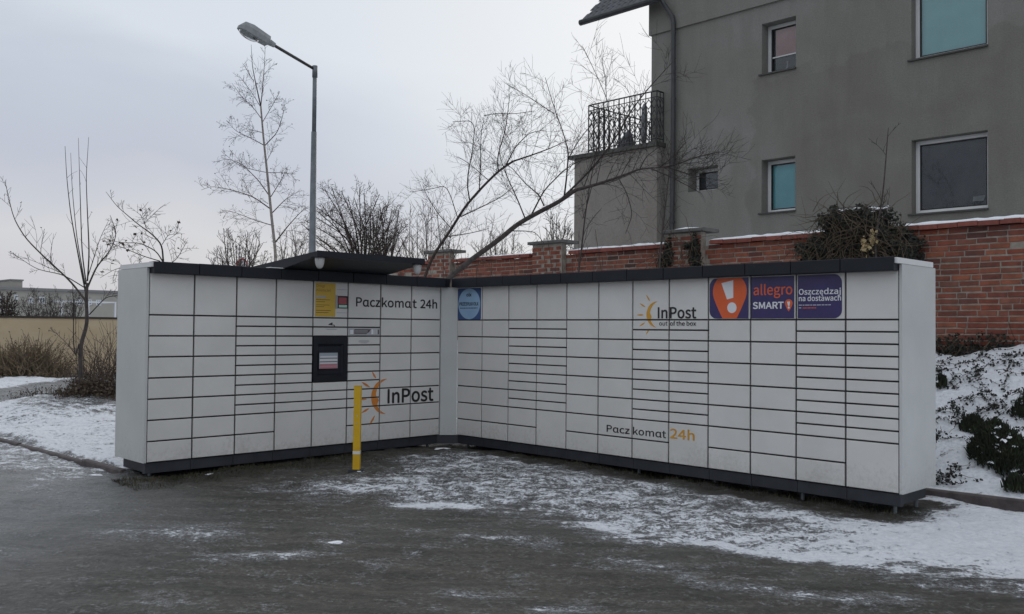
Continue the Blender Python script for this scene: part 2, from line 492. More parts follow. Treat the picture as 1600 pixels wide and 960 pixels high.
# ------------------------------------------------------------------ helpers
class MB:
    def __init__(self):
        self.v, self.f = [], []

    def add(self, v, f):
        o = len(self.v)
        self.v += [tuple(map(float, q)) for q in v]
        self.f += [tuple(i + o for i in q) for q in f]
        return self

    def box(self, x0, x1, y0, y1, z0, z1):
        return self.add([(x0, y0, z0), (x1, y0, z0), (x1, y1, z0), (x0, y1, z0),
                         (x0, y0, z1), (x1, y0, z1), (x1, y1, z1), (x0, y1, z1)],
                        [(3, 2, 1, 0), (4, 5, 6, 7), (0, 1, 5, 4), (1, 2, 6, 5), (2, 3, 7, 6), (3, 0, 4, 7)])

    def cbox(self, x0, x1, y0, y1, z0, z1, c=0.004):        # box with its front (-y) edges chamfered
        v = [(x0, y1, z0), (x1, y1, z0), (x1, y1, z1), (x0, y1, z1),
             (x0, y0 + c, z0), (x1, y0 + c, z0), (x1, y0 + c, z1), (x0, y0 + c, z1),
             (x0 + c, y0, z0 + c), (x1 - c, y0, z0 + c), (x1 - c, y0, z1 - c), (x0 + c, y0, z1 - c)]
        f = [(8, 9, 10, 11), (4, 5, 9, 8), (5, 6, 10, 9), (6, 7, 11, 10), (7, 4, 8, 11),
             (0, 1, 5, 4), (1, 2, 6, 5), (2, 3, 7, 6), (3, 0, 4, 7), (3, 2, 1, 0)]
        return self.add(v, f)

    def tube(self, pts, rad, n=6, cap=True):
        P = np.array(pts, float)
        m_ = len(P)
        rad = np.full(m_, rad) if np.isscalar(rad) else np.asarray(rad, float)
        T = np.empty_like(P)
        T[1:-1] = P[2:] - P[:-2]
        T[0], T[-1] = P[1] - P[0], P[-1] - P[-2]
        T /= np.sqrt((T * T).sum(1))[:, None] + 1e-9
        c = np.abs(T.sum(0))
        ref = np.eye(3)[int(np.argmin(c))]
        u = np.cross(T, ref)
        u /= np.sqrt((u * u).sum(1))[:, None] + 1e-9
        w_ = np.cross(T, u)
        ang = np.arange(n) * 2 * math.pi / n
        ring = P[:, None] + rad[:, None, None] * (np.cos(ang)[None, :, None] * u[:, None] + np.sin(ang)[None, :, None] * w_[:, None])
        o = len(self.v)
        self.v += list(map(tuple, ring.reshape(-1, 3).tolist()))
        i0 = (np.arange(m_ - 1) * n)[:, None]
        k = np.arange(n)[None]
        k2 = (k + 1) % n
        q = np.stack([i0 + k, i0 + k2, i0 + n + k2, i0 + n + k], -1).reshape(-1, 4) + o
        self.f += list(map(tuple, q.tolist()))
        if cap:
            self.f.append(tuple(o + j for j in range(n))[::-1])
            self.f.append(tuple(o + (m_ - 1) * n + j for j in range(n)))
        return self

    def poly(self, pts, y0, y1):                              # outline in x,z extruded from y0 (front) to y1
        n = len(pts)
        v = [(p[0], y0, p[1]) for p in pts] + [(p[0], y1, p[1]) for p in pts]
        f = [tuple(range(n)), tuple(range(2 * n - 1, n - 1, -1))]
        f += [(i, i + n, (i + 1) % n + n, (i + 1) % n) for i in range(n)]
        return self.add(v, f)

    def mesh(self, name, mat_, smooth=False):
        me = bpy.data.meshes.new(name)
        me.from_pydata(self.v, [], self.f)
        me.update()
        if mat_:
            me.materials.append(MATS[mat_])
        if smooth:
            me.polygons.foreach_set('use_smooth', [True] * len(me.polygons))
        return me

    def build(self, name, mat_, parent=None, smooth=False, fix=False):
        me = self.mesh(name, mat_, smooth)
        if fix:
            bm = bmesh.new()
            bm.from_mesh(me)
            bmesh.ops.recalc_face_normals(bm, faces=bm.faces)
            bm.to_mesh(me)
            bm.free()
        return link(name, me, parent)


def link(name, me, parent=None, loc=None, label=None):
    o = bpy.data.objects.new(name, me)
    COL.objects.link(o)
    if parent is not None:
        o.parent = parent
    if loc is not None:
        o.location = loc
    if label:
        o['label'] = label
    return o


def tag(o, label, cat, group=None, kind=None):
    o['label'] = label
    o['category'] = cat
    if group:
        o['group'] = group
    if kind:
        o['kind'] = kind
    return o


def empty(name, loc=(0, 0, 0), rz=0.0):
    o = bpy.data.objects.new(name, None)
    COL.objects.link(o)
    o.empty_display_size = 0.2
    o.location = tuple(map(float, loc))
    o.rotation_euler = (0, 0, rz)
    return o


def smooth01(a, b_, x):
    q = np.clip((np.asarray(x, float) - a) / (b_ - a), 0, 1)
    return q * q * (3 - 2 * q)


_lat = np.random.RandomState(7).rand(256, 256)


def vnoise(x, y, s, seed=0):
    x = np.asarray(x, float) * s + seed * 17.31
    y = np.asarray(y, float) * s + seed * 9.77
    xi, yi = np.floor(x).astype(int), np.floor(y).astype(int)
    fx, fy = x - xi, y - yi
    fx, fy = fx * fx * (3 - 2 * fx), fy * fy * (3 - 2 * fy)
    g = lambda a, c: _lat[a % 256, c % 256]
    return (g(xi, yi) * (1 - fx) + g(xi + 1, yi) * fx) * (1 - fy) + (g(xi, yi + 1) * (1 - fx) + g(xi + 1, yi + 1) * fx) * fy - 0.5


def fbm(x, y, s, seed=0, n=4):
    return sum(vnoise(x, y, s * 2 ** k, seed + k) * 0.5 ** k for k in range(n))


# ------------------------------------------------------------------ ground
W = 0.4721                     # width of one locker column
LY, GX = 0.1697, 0.1278        # where the left wing starts
LEFT0 = -LY - 8 * W
WALL_Y = 4.7

_bx = np.array([-30, -1.0, 0.38, 0.98, 2.31, 3.47, 4.76, 5.69, 6.36, 6.99, 12])
_by = np.array([-5.2, -5.0, -4.6, -3.50, -2.88, -2.41, -2.40, -2.25, -1.85, -1.50, -0.2])


def ground_z(x, y):
    x, y = np.asarray(x, float), np.asarray(y, float)
    z = -0.14 - 0.045 * smooth01(1.5, 5.2, x) * smooth01(-3, 0, y) - 0.02 * smooth01(-1, -4, y)
    # bank up to the brick wall on the right
    bank = smooth01(1.0, 4.5, y) * 0.55 + np.clip((y - 1.12) / 3.4, 0, 1) * 0.62
    z = z + bank * 1.12 * smooth01(-10, -6, x)
    z = z + (fbm(x, y, 1.3, 3) * 0.14 + fbm(x, y, 4.2, 13, 3) * 0.11) * smooth01(1.25, 2.0, y) * smooth01(-9, -6, x)
    # verge left of the lockers
    verge = smooth01(-3.98, -3.85, y) * smooth01(-0.35, -0.75, x) * (1 - smooth01(0.6, 1.4, y))
    mound = np.exp(-(((x + 7.3) / 1.9) ** 2 + ((y + 1.9) / 1.5) ** 2)) * 0.30
    z = z + verge * (0.05 + fbm(x, y, 2.0, 5) * 0.06) + mound * smooth01(-3.9, -3.2, y)
    # ruts, footprints and lumps
    apron = smooth01(-0.2, 0.4, y - np.interp(x, _bx, _by))
    cr_, sr_ = math.cos(math.radians(40)), math.sin(math.radians(40))
    ua, ub = (x * cr_ + y * sr_) / 9.0, -x * sr_ + y * cr_
    drive = (1 - apron) * smooth01(-0.9, -0.2, x) * smooth01(1.0, 0.5, y)
    z = z + (fbm(ua, ub, 3.2, 41) * 0.020 + fbm(ua, ub, 9, 42, 3) * 0.010) * drive
    z = z + fbm(x, y, 2.2, 1) * 0.020 + fbm(x, y, 6, 2, 3) * (0.012 + 0.030 * apron)
    return z


def grid_axis(parts):
    a = [parts[0][0]]
    for lo, hi, st in parts:
        n_ = max(1, int(round((hi - lo) / st)))
        a += list(np.linspace(lo, hi, n_ + 1)[1:])
    return np.array(a)


gx_ = grid_axis([(-900, -200, 100), (-200, -60, 20), (-60, -24, 3), (-24, -9, 0.3), (-9, -1, 0.12), (-1, 7.6, 0.045),
                 (7.6, 12, 0.3), (12, 60, 6), (60, 300, 60)])
gy_ = grid_axis([(-300, -40, 65), (-40, -9, 3), (-9, -6.6, 0.3), (-6.6, 1.0, 0.045), (1.0, 4.6, 0.09), (4.6, 12, 0.5),
                 (12, 60, 4), (60, 200, 20), (200, 900, 100)])
GXX, GYY = np.meshgrid(gx_, gy_, indexing='ij')
GZ = ground_z(GXX, GYY)
X, Y = GXX.ravel(), GYY.ravel()
d_ap = Y - np.interp(X, _bx, _by) + fbm(X, Y, 1.2, 8) * 0.5
apron = smooth01(-0.15, 0.30, d_ap)
snow = 0.13 + 0 * X
snow = snow + apron * (0.47 + 0.27 * smooth01(4.4, 6.4, X) - snow * 0.4)
snow = snow * (1 - 0.9 * smooth01(1.5, 0.5, X) * smooth01(-0.9, -2.0, Y) * smooth01(-0.9, -0.3, X) * smooth01(-4.9, -4.5, Y))
# bare strip along the plinths
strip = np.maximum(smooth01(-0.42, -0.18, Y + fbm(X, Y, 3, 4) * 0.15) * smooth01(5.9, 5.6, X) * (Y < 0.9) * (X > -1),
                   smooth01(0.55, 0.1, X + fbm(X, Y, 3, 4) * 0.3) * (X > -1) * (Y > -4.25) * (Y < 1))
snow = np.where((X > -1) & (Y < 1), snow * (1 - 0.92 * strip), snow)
# verge, bank and land behind: snow with gaps
land = np.maximum(smooth01(1.05, 1.3, Y), smooth01(-0.4, -0.75, X) * smooth01(-4.0, -3.85, Y))
snow = np.maximum(snow, land * (0.80 + 0.12 * smooth01(1.1, 1.6, Y)))
snow = np.maximum(snow, smooth01(5.6, 6.1, X) * smooth01(-0.9, 0.0, Y) * 0.95)
snow = np.maximum(snow, smooth01(-0.2, -1.2, X) * smooth01(-5.0, -4.2, Y) * 0.46)
# the icy track that runs off to the left and the ground in front of the tan wall
road_c = -11.3 - 0.75 * (Y + 2.0)
trk = smooth01(2.5, 1.7, np.abs(X - (-11.7 - 1.05 * (Y + 2.0) - 0.02 * Y * Y))) * (Y < 6) * (Y > -9)
snow = np.where(trk > 0, snow * (1 - trk) + 0.30 * trk, snow)
snow = np.where((X < -18.6) & (Y > -8) & (Y < 15), 0.35, snow)
mnd = np.exp(-(((X + 7.0) / 1.5) ** 2 + ((Y + 1.9) / 1.0) ** 2))
snow = snow - 0.45 * mnd
# dragged streaks of snow on the drive
for pl, wd, am in ([(200, 832), (262, 829), (330, 835)], .16, .42), ([(335, 868), (430, 872), (520, 862)], .10, .34), \
        ([(735, 842), (800, 846), (862, 853)], .10, .40), ([(1060, 848), (1130, 858), (1240, 874), (1400, 889)], .09, .36), \
        ([(960, 878), (1060, 895)], .12, .33), ([(1250, 932), (1330, 944), (1405, 940)], .09, .36), \
        ([(470, 783), (560, 786), (700, 796), (860, 813), (980, 832)], .11, .24), ([(860, 955), (910, 948)], .08, .35), \
        ([(505, 848), (538, 846)], .05, .5), ([(690, 925), (780, 930)], .08, .22), ([(560, 905), (600, 880), (700, 850)], .06, .22), \
        ([(1420, 905), (1600, 925)], .14, .33), ([(1100, 915), (1210, 925)], .08, .30), ([(60, 760), (150, 800)], .15, .2), \
        ([(1450, 845), (1600, 850)], .3, .2):
    P = np.array([spot(a, c, 'z', -0.165)[:2] for a, c in pl])
    best = np.full(len(X), 9.0)
    near = (X > -3) & (X < 9) & (Y < 1) & (Y > -9)
    xs, ys = X[near], Y[near]
    bd = best[near]
    for p, q in zip(P[:-1], P[1:]):
        dv = q - p
        tt = np.clip(((xs - p[0]) * dv[0] + (ys - p[1]) * dv[1]) / (dv @ dv), 0, 1)
        bd = np.minimum(bd, np.hypot(xs - p[0] - tt * dv[0], ys - p[1] - tt * dv[1]))
    best[near] = bd
    snow = snow + am * 0.85 * smooth01(wd * 2.4, wd * 0.2, best)
ice = smooth01(4.2, 0.8, X + 0.55 * (Y + 6)) * smooth01(-3.4, -4.6, Y) * 1.0 + trk * 0.9
ice = np.clip(ice + 0.35 * fbm(X, Y, 0.9, 21) * (Y < 1), 0, 1)
moss_shade = smooth01(0.60, 0.25, X + fbm(X, Y, 2.5, 12) * 0.4) * (X > -1.2) * smooth01(-4.55, -4.2, Y) * smooth01(-1.2, -2.2, Y)
moss_shade = np.maximum(moss_shade, 0.95 * strip * (X > 0.3) * smooth01(-0.40, -0.15, Y))  # shade of the gap under the right wing, painted onto the bare mud
moss_shade = np.maximum(moss_shade, 0.8 * mnd ** 2)
me = bpy.data.meshes.new('ground')
nx, ny = GXX.shape
idx = np.arange(nx * ny).reshape(nx, ny)
quads = np.stack([idx[:-1, :-1], idx[1:, :-1], idx[1:, 1:], idx[:-1, 1:]], -1).reshape(-1, 4)
me.from_pydata(np.stack([X, Y, GZ.ravel()], 1).tolist(), [], quads.tolist())
for nm, arr in (('snow', snow), ('ice', ice), ('moss_shade', moss_shade)):
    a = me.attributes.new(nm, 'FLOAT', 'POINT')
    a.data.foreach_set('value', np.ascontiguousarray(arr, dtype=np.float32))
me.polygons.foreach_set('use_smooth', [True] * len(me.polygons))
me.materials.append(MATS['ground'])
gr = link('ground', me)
gr['kind'] = 'structure'


import bisect
_gxl, _gyl, _gzl = gx_.tolist(), gy_.tolist(), GZ.tolist()


def gz(x, y):
    i = min(max(bisect.bisect_right(_gxl, x) - 1, 0), len(_gxl) - 2)
    j = min(max(bisect.bisect_right(_gyl, y) - 1, 0), len(_gyl) - 2)
    fx, fy = (x - _gxl[i]) / (_gxl[i + 1] - _gxl[i]), (y - _gyl[j]) / (_gyl[j + 1] - _gyl[j])
    return (_gzl[i][j] * (1 - fx) + _gzl[i + 1][j] * fx) * (1 - fy) + (_gzl[i][j + 1] * (1 - fx) + _gzl[i + 1][j + 1] * fx) * fy


# kerbs: lines of edging stones
rng = random.Random(11)


def kerb_line(name, p0, p1, n_, wd, up, dn):
    k = empty(name, (0, 0, 0))
    k['kind'] = 'structure'
    p0, p1 = np.array(p0, float), np.array(p1, float)
    d = (p1 - p0) / n_
    L = np.linalg.norm(d)
    ang = math.atan2(d[1], d[0])
    me_ = MB().cbox(0.006, L - 0.006, -wd / 2, wd / 2, -dn, up, 0.012).mesh('kerbstone', 'kerbstone')
    for i in range(n_):
        p = p0 + d * i
        c = p + d / 2
        o = link('kerbstone', me_, k, (p[0], p[1] + rng.uniform(-.008, .008), gz(c[0], c[1] - 0.15) + rng.uniform(-.008, .008)))
        o.rotation_euler = (rng.uniform(-.06, .06), rng.uniform(-.008, .008), ang + rng.uniform(-.01, .01))
    return k


kerb_line('kerb_left', (-8.6, -4.22), (-0.60, -3.98), 8, 0.06, 0.036, 0.15)
kerb_line('kerb_right', (5.35, 1.10), (9.35, 1.12), 4, 0.08, 0.075, 0.15)

# ------------------------------------------------------------------ lettering
FONT = None
try:
    fp = os.path.join(bpy.utils.resource_path('LOCAL'), 'datafiles', 'fonts', 'Noto Sans CJK Regular.woff2')
    if os.path.exists(fp):
        FONT = bpy.data.fonts.load(fp)
except Exception:
    FONT = None


def text_geo(s, bold=0.0):
    cu = bpy.data.curves.new('lettering', 'FONT')
    cu.body = s
    cu.size = 1.0
    cu.offset = bold
    cu.resolution_u = 4
    if FONT:
        cu.font = FONT
    o = bpy.data.objects.new('lettering', cu)
    COL.objects.link(o)
    bpy.context.view_layer.update()
    dg = bpy.context.evaluated_depsgraph_get()
    me_ = bpy.data.meshes.new_from_object(o.evaluated_get(dg))
    v = np.array([tuple(q.co) for q in me_.vertices]) if len(me_.vertices) else np.zeros((0, 3))
    f = [tuple(p.vertices) for p in me_.polygons]
    bpy.data.objects.remove(o)
    bpy.data.curves.remove(cu)
    bpy.data.meshes.remove(me_)
    return v, f


_capv, _ = text_geo('H')
CAPH = _capv[:, 1].max() - _capv[:, 1].min()
PROUD = 0.0016


def cut_gaps(bm, vx, hz):
    """remove what would bridge the joints: vx = x of vertical joints, hz = (z, x0, x1) of horizontal ones"""
    g1, g2 = 0.0095, 0.0082
    for x in vx:
        for s_ in (-g1, g1):
            bmesh.ops.bisect_plane(bm, geom=bm.verts[:] + bm.edges[:] + bm.faces[:], plane_co=(x + s_, 0, 0), plane_no=(1, 0, 0))
    for z, a, c in hz:
        for s_ in (-g2, g2):
            bmesh.ops.bisect_plane(bm, geom=bm.verts[:] + bm.edges[:] + bm.faces[:], plane_co=(0, 0, z + s_), plane_no=(0, 0, 1))
    dead = []
    for f in bm.faces:
        c = f.calc_center_median()
        if any(abs(c.x - x) < g1 for x in vx) or any(abs(c.z - z) < g2 and a < c.x < b_ for z, a, b_ in hz):
            dead.append(f)
    bmesh.ops.delete(bm, geom=dead, context='FACES')


def decal(name, v, f, mat_, parent, y=-PROUD, gaps=None, label=None):
    """flat print on a wing's front; v in x,z"""
    me_ = bpy.data.meshes.new(name)
    me_.from_pydata([(p[0], y - (p[2] if len(p) > 2 else 0), p[1]) for p in v], [], f)
    bm = bmesh.new()
    bm.from_mesh(me_)
    for fc in bm.faces:
        fc.normal_update()
        if fc.normal.y > 0:
            fc.normal_flip()
    if gaps:
        cut_gaps(bm, *gaps)
    bm.to_mesh(me_)
    bm.free()
    me_.materials.append(MATS[mat_])
    return link(name, me_, parent, label=label)


def words(s, x0, x1, z0, cap, mat_, parent, bold=0.0, y=-PROUD, gaps=None, label=None):
    v, f = text_geo(s)
    a, b_ = v[:, 0].min(), v[:, 0].max()
    d = bold * cap
    x = x0 + d + (v[:, 0] - a) / (b_ - a) * (x1 - x0 - 2 * d)
    z = z0 + d + v[:, 1] * (cap - 2 * d) / CAPH
    if bold <= 0:
        return decal('lettering', list(zip(x, z)), f, mat_, parent, y, gaps, label)
    V, Fc = [], []                       # heavier weight: the outline printed with a small shift, each a hair apart
    for k in range(5):
        n0 = len(V)
        al = k * 2 * math.pi / 5 + .3
        V += [(p, q, k * 0.00035) for p, q in zip(x + d * math.cos(al), z + d * math.sin(al))]
        Fc += [tuple(i + n0 for i in p) for p in f]
    return decal('lettering', V, Fc, mat_, parent, y, gaps, label)


def rounded(x0, x1, z0, z1, r, corners=(1, 1, 1, 1), n_=6):   # corners: bl br tr tl
    pts = []
    for (cx, cz, a0, on_) in ((x0 + r, z0 + r, 180, corners[0]), (x1 - r, z0 + r, 270, corners[1]),
                              (x1 - r, z1 - r, 0, corners[2]), (x0 + r, z1 - r, 90, corners[3])):
        if on_:
            for k in range(n_ + 1):
                a = math.radians(a0 + 90 * k / n_)
                pts.append((cx + r * math.cos(a), cz + r * math.sin(a)))
        else:
            pts.append((x0 if a0 in (180, 90) else x1, z0 if a0 in (180, 270) else z1))
    return pts


def shape(name, pts, mat_, parent, y=-PROUD, gaps=None, label=None):
    return decal(name, pts, [tuple(range(len(pts)))], mat_, parent, y, gaps, label)


def sun_logo(parent, top, left, bot, inner, nose, rays, mat_, gaps, wd):
    """a crescent of a face with five rays"""
    def arc(p, q, r_):
        (x1, y1), (x2, y2), (x3, y3) = p, q, r_
        d = 2 * (x1 * (y2 - y3) + x2 * (y3 - y1) + x3 * (y1 - y2))
        ux = ((x1 ** 2 + y1 ** 2) * (y2 - y3) + (x2 ** 2 + y2 ** 2) * (y3 - y1) + (x3 ** 2 + y3 ** 2) * (y1 - y2)) / d
        uy = ((x1 ** 2 + y1 ** 2) * (x3 - x2) + (x2 ** 2 + y2 ** 2) * (x1 - x3) + (x3 ** 2 + y3 ** 2) * (x2 - x1)) / d
        R_ = math.hypot(x1 - ux, y1 - uy)
        a0, am, a1 = (math.atan2(b_ - uy, a - ux) % (2 * math.pi) for a, b_ in (p, q, r_))
        return [(ux + R_ * math.cos(a0 + (a1 - a0) * k / 24), uy + R_ * math.sin(a0 + (a1 - a0) * k / 24)) for k in range(25)]
    o = arc(top, left, bot)
    i = arc(top, inner, bot)
    pts, f = [], []
    for k in range(25):
        x, z = i[k]
        if 12 <= k <= 17:                                     # the nose of the profile
            x += (nose[0] - inner[0]) * (0.35, 0.75, 1.0, 0.55, 0.2, 0.05)[k - 12]
        pts += [o[k], (x, z)]
    f = [(2 * k, 2 * k + 2, 2 * k + 3, 2 * k + 1) for k in range(24)]
    rays_ = []
    for (a, b_) in rays:
        a, b_ = np.array(a), np.array(b_)
        d = b_ - a
        nrm = np.array([-d[1], d[0]]) / np.linalg.norm(d) * wd
        q = [a, a + d * .3 - nrm * .7, a + d * .6 - nrm, a + d * .9 - nrm * .5, b_, a + d * .9 + nrm * .5, a + d * .6 + nrm, a + d * .3 + nrm * .7]
        rays_.append([tuple(p) for p in q])
    logo = decal('sun_logo', pts, f, mat_, parent, gaps=gaps)
    for q in rays_:
        decal('sun_ray', q, [tuple(range(8))], mat_, logo, gaps=gaps)
    return logo


# ------------------------------------------------------------------ parcel lockers
Bh = 0.21                       # height of a medium door
TOP0, TOP1 = 7 * Bh, 1.885
_doors = {}


def door_mesh(h):
    k = round(h, 4)
    if k not in _doors:
        _doors[k] = MB().cbox(0.0088, W - 0.0088, 0, 0.028, 0.0075, h - 0.0075, 0.004).mesh('locker_door', 'door_paint')
    return _doors[k]


SEVEN = [Bh] * 7
SMALL2 = [Bh, Bh] + [Bh / 2] * 10
SMALL1 = [2 * Bh] + [Bh / 2] * 10
DEP = 0.70


def make_wing(loc, rz, cols, label, open_end):
    n_ = len(cols)
    L = n_ * W
    root = empty('parcel_locker', loc, rz)
    tag(root, label, 'parcel locker', 'wings of the parcel locker')
    MB().box(0.004, L - 0.004, 0.020, DEP - 0.02, 0.004, 1.93).build('cabinet', 'carcass', root)
    r_ = random.Random(n_)
    for c, rows in enumerate(cols):
        z = 0.0
        for h in rows:
            if h > 0:
                o = link('locker_door', door_mesh(h), root, (c * W, r_.uniform(-.0015, .0015), z))
                o.rotation_euler = (r_.uniform(-.0012, .0012), 0, r_.uniform(-.0018, .0018))
            z += abs(h)
        link('top_panel', door_mesh(TOP1 - TOP0 + 0.01), root, (c * W, r_.uniform(-.001, .001), TOP0))
    # fascia, plinth, feet
    fm = MB().cbox(0.0025, W - 0.0025, -0.105, 0.02, 1.886, 2.000, 0.004).mesh('fascia_segment', 'anthracite')
    pm = MB().cbox(0.0015, W - 0.0015, 0.028, 0.09, -0.110, -0.004, 0.003).mesh('plinth_segment', 'plinth')
    for c in range(n_):
        o = link('fascia_segment', fm, root, (c * W, r_.uniform(-.002, .002), r_.uniform(-.0015, .0015)))
        link('plinth_segment', pm, root, (c * W, r_.uniform(-.0015, .0015), 0))
    MB().box(0.035, L - 0.035, 0.091, DEP - 0.05, -0.108, 0.0).build('plinth_core', 'plinth', root)
    MB().box(0.003, L - 0.003, 0.024, DEP + 0.01, 1.934, 1.975).build('roof_sheet', 'anthracite', root)
    for c in range(0, n_ + 1, 2):
        x = min(max(c * W, 0.09), L - 0.09)
        for y in (0.13, DEP - 0.12):
            MB().tube([(x, y, -0.30), (x, y, -0.109)], 0.018, 8).build('foot', 'galvanised', root)
    return root


def end_panel(root, x0, x1, cx0, cx1):
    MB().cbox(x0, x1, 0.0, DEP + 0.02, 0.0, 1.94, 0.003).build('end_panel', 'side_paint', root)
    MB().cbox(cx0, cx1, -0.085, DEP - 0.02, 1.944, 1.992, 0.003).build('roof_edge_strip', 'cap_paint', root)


# right wing
RC = [SEVEN, SEVEN, SMALL2, SMALL1, SEVEN, SEVEN, SMALL2, SMALL1, SEVEN, SEVEN, SMALL2, SMALL1]
right = make_wing((0, 0, 0), 0, RC, 'long right-hand wing of the white parcel locker with the purple banner', 'r')
end_panel(right, 12 * W, 12 * W + 0.028, 12 * W - 0.004, 12 * W + 0.024)

# left wing; its fifth column holds the terminal
LC = [SEVEN, SEVEN, SMALL2, SMALL1, [2 * Bh] + [Bh / 2] * 3 + [-2.5 * Bh] + [Bh / 2] * 2, SMALL2, SEVEN, SEVEN]
left = make_wing((-GX, LEFT0, 0), math.pi / 2, LC, 'shorter left-hand wing of the white parcel locker with the touchscreen terminal', 'l')
end_panel(left, -0.028, 0.0, -0.024, 0.004)

# corner post between the wings (child of the left wing, local x along the wing)
cp = MB()
a0, a1 = (8 * W + 0.002, 0.004), (8 * W + LY - 0.002, -GX + 0.002)
d_ = 0.055
cp.add([(8 * W + 0.003, -0.012, 0), (8 * W + LY - 0.008, -GX - 0.017, 0), (8 * W + LY + 0.1, 0.1, 0), (8 * W + 0.003, 0.1, 0),
        (8 * W + 0.003, -0.012, 1.885), (8 * W + LY - 0.008, -GX - 0.017, 1.885), (8 * W + LY + 0.1, 0.1, 1.885), (8 * W + 0.003, 0.1, 1.885)],
       [(3, 2, 1, 0), (4, 5, 6, 7), (0, 1, 5, 4), (1, 2, 6, 5), (2, 3, 7, 6), (3, 0, 4, 7)])
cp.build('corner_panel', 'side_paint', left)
MB().add([(8 * W - 0.02, 0.03, -.11), (8 * W + LY + 0.02, -GX - 0.012, -.11), (8 * W + LY + 0.1, 0.1, -.11), (8 * W + 0.003, 0.12, -.11),
          (8 * W - 0.02, 0.03, -.004), (8 * W + LY + 0.02, -GX - 0.012, -.004), (8 * W + LY + 0.1, 0.1, -.004), (8 * W + 0.003, 0.12, -.004)],
         [(3, 2, 1, 0), (4, 5, 6, 7), (0, 1, 5, 4), (1, 2, 6, 5), (2, 3, 7, 6), (3, 0, 4, 7)]).build('corner_plinth', 'plinth', left)
MB().box(8 * W + 0.004, 8 * W + 0.062, -0.104, 0.02, 1.888, 1.998).build('fascia_end', 'anthracite', left)
MB().box(8 * W + 0.066, 8 * W + 0.086, -0.06, 0.02, 1.87, 1.985).build('joint_strip', 'cap_paint', left)

# canopy over the terminal
x0, x1 = 3 * W + 0.015, 6 * W + 0.03
sec = [(-0.78, 2.105), (-0.78, 2.158), (0.64, 2.046), (0.64, 2.002), (-0.10, 2.002)]
v = [(x0, y, z) for y, z in sec] + [(x1, y, z) for y, z in sec]
f = [(4, 3, 2, 1, 0), (5, 6, 7, 8, 9)] + [(i, (i + 1) % 5, (i + 1) % 5 + 5, i + 5) for i in range(5)]
can = MB().add(v, f).build('canopy', 'anthracite', left, fix=True)
MB().box(x0 - 0.006, x1 + 0.006, -0.790, -0.7805, 2.098, 2.164).build('canopy_edge', 'anthracite', can)
MB().box(x0 - 0.16, x0 + 0.02, -0.107, -0.02, 2.001, 2.010).build('flashing', 'cap_paint', can)
MB().box(x1 - 0.02, x1 + 0.04, -0.108, -0.02, 2.001, 2.018).build('flashing', 'cap_paint', can)
for xx in (x0 + 0.07, x1 - 0.05):                       # half-round lamps under the front corners
    lm = MB()
    R0, n1, n2 = 0.056, 8, 12
    vs, fs = [], []
    for i in range(n1 + 1):
        a = math.pi / 2 * i / n1
        for k in range(n2):
            b_ = 2 * math.pi * k / n2
            vs.append((R0 * math.cos(a) ** 0.8 * math.cos(b_), 0.75 * R0 * math.cos(a) ** 0.8 * math.sin(b_), -0.115 * math.sin(a)))
    for i in range(n1):
        for k in range(n2):
            fs.append((i * n2 + k, (i + 1) * n2 + k, (i + 1) * n2 + (k + 1) % n2, i * n2 + (k + 1) % n2))
    fs.append(tuple(range(n2)))
    lm.add(vs, fs)
    o = lm.build('canopy_lamp', 'lamp_lens', left, smooth=True)
    o.location = (xx, -0.72, 2.094)
    MB().box(xx - 0.07, xx + 0.07, -0.775, -0.665, 2.0945, 2.101).build('lamp_base', 'anthracite', left)

# terminal panel with a recess and a tilted screen
tx0, tx1, tz0, tz1 = 4 * W + 0.006, 5 * W - 0.006, 3.5 * Bh + 0.004, 6 * Bh - 0.004
rx0, rx1, rz0, rz1 = tx0 + 0.055, tx1 - 0.055, tz0 + 0.075, tz1 - 0.085
tm = MB()
for a in ((tx0, rx0, tz0, tz1), (rx1, tx1, tz0, tz1), (rx0, rx1, tz0, rz0), (rx0, rx1, rz1, tz1)):
    tm.box(a[0], a[1], -0.006, 0.02, a[2], a[3])
term = tm.build('terminal', 'anthracite', left)
MB().add([(rx0, 0.0, rz0), (rx1, 0.0, rz0), (rx1, 0.0, rz1), (rx0, 0.0, rz1),
          (rx0 + .02, 0.0195, rz0 + .012), (rx1 - .02, 0.0195, rz0 + .012), (rx1 - .02, 0.0195, rz1 - .03), (rx0 + .02, 0.0195, rz1 - .03)],
         [(0, 1, 5, 4), (1, 2, 6, 5), (2, 3, 7, 6), (3, 0, 4, 7), (4, 5, 6, 7)]).build('recess', 'anthracite', term)
sx0, sx1, sz0, sz1 = 1.978, 2.226, 0.888, 1.068
MB().box(sx0 - .008, sx1 + .008, 0.004, 0.018, sz0 - .008, sz1 + .008).build('screen_frame', 'print_black', term)
scr = MB().box(sx0, sx1, 0.002, 0.0035, sz0, sz1).build('screen', 'screen_grey', term)
for (z_0, z_1, mm_) in ((.70, .80, 'screen_white'), (.46, .62, 'screen_white'), (.40, .46, 'screen_dark'), (.62, .66, 'screen_dark'),
                        (.30, .40, 'screen_white'), (.16, .29, 'screen_pink'), (0.0, .13, 'screen_pink')):
    MB().box(sx0 + .006, sx1 - .006, 0.0008, 0.0016, sz0 + (sz1 - sz0) * z_0, sz0 + (sz1 - sz0) * z_1).build('screen_strip', mm_, term)

LG = [k * W for k in range(1, 8)]
RG = [k * W for k in range(1, 12)]
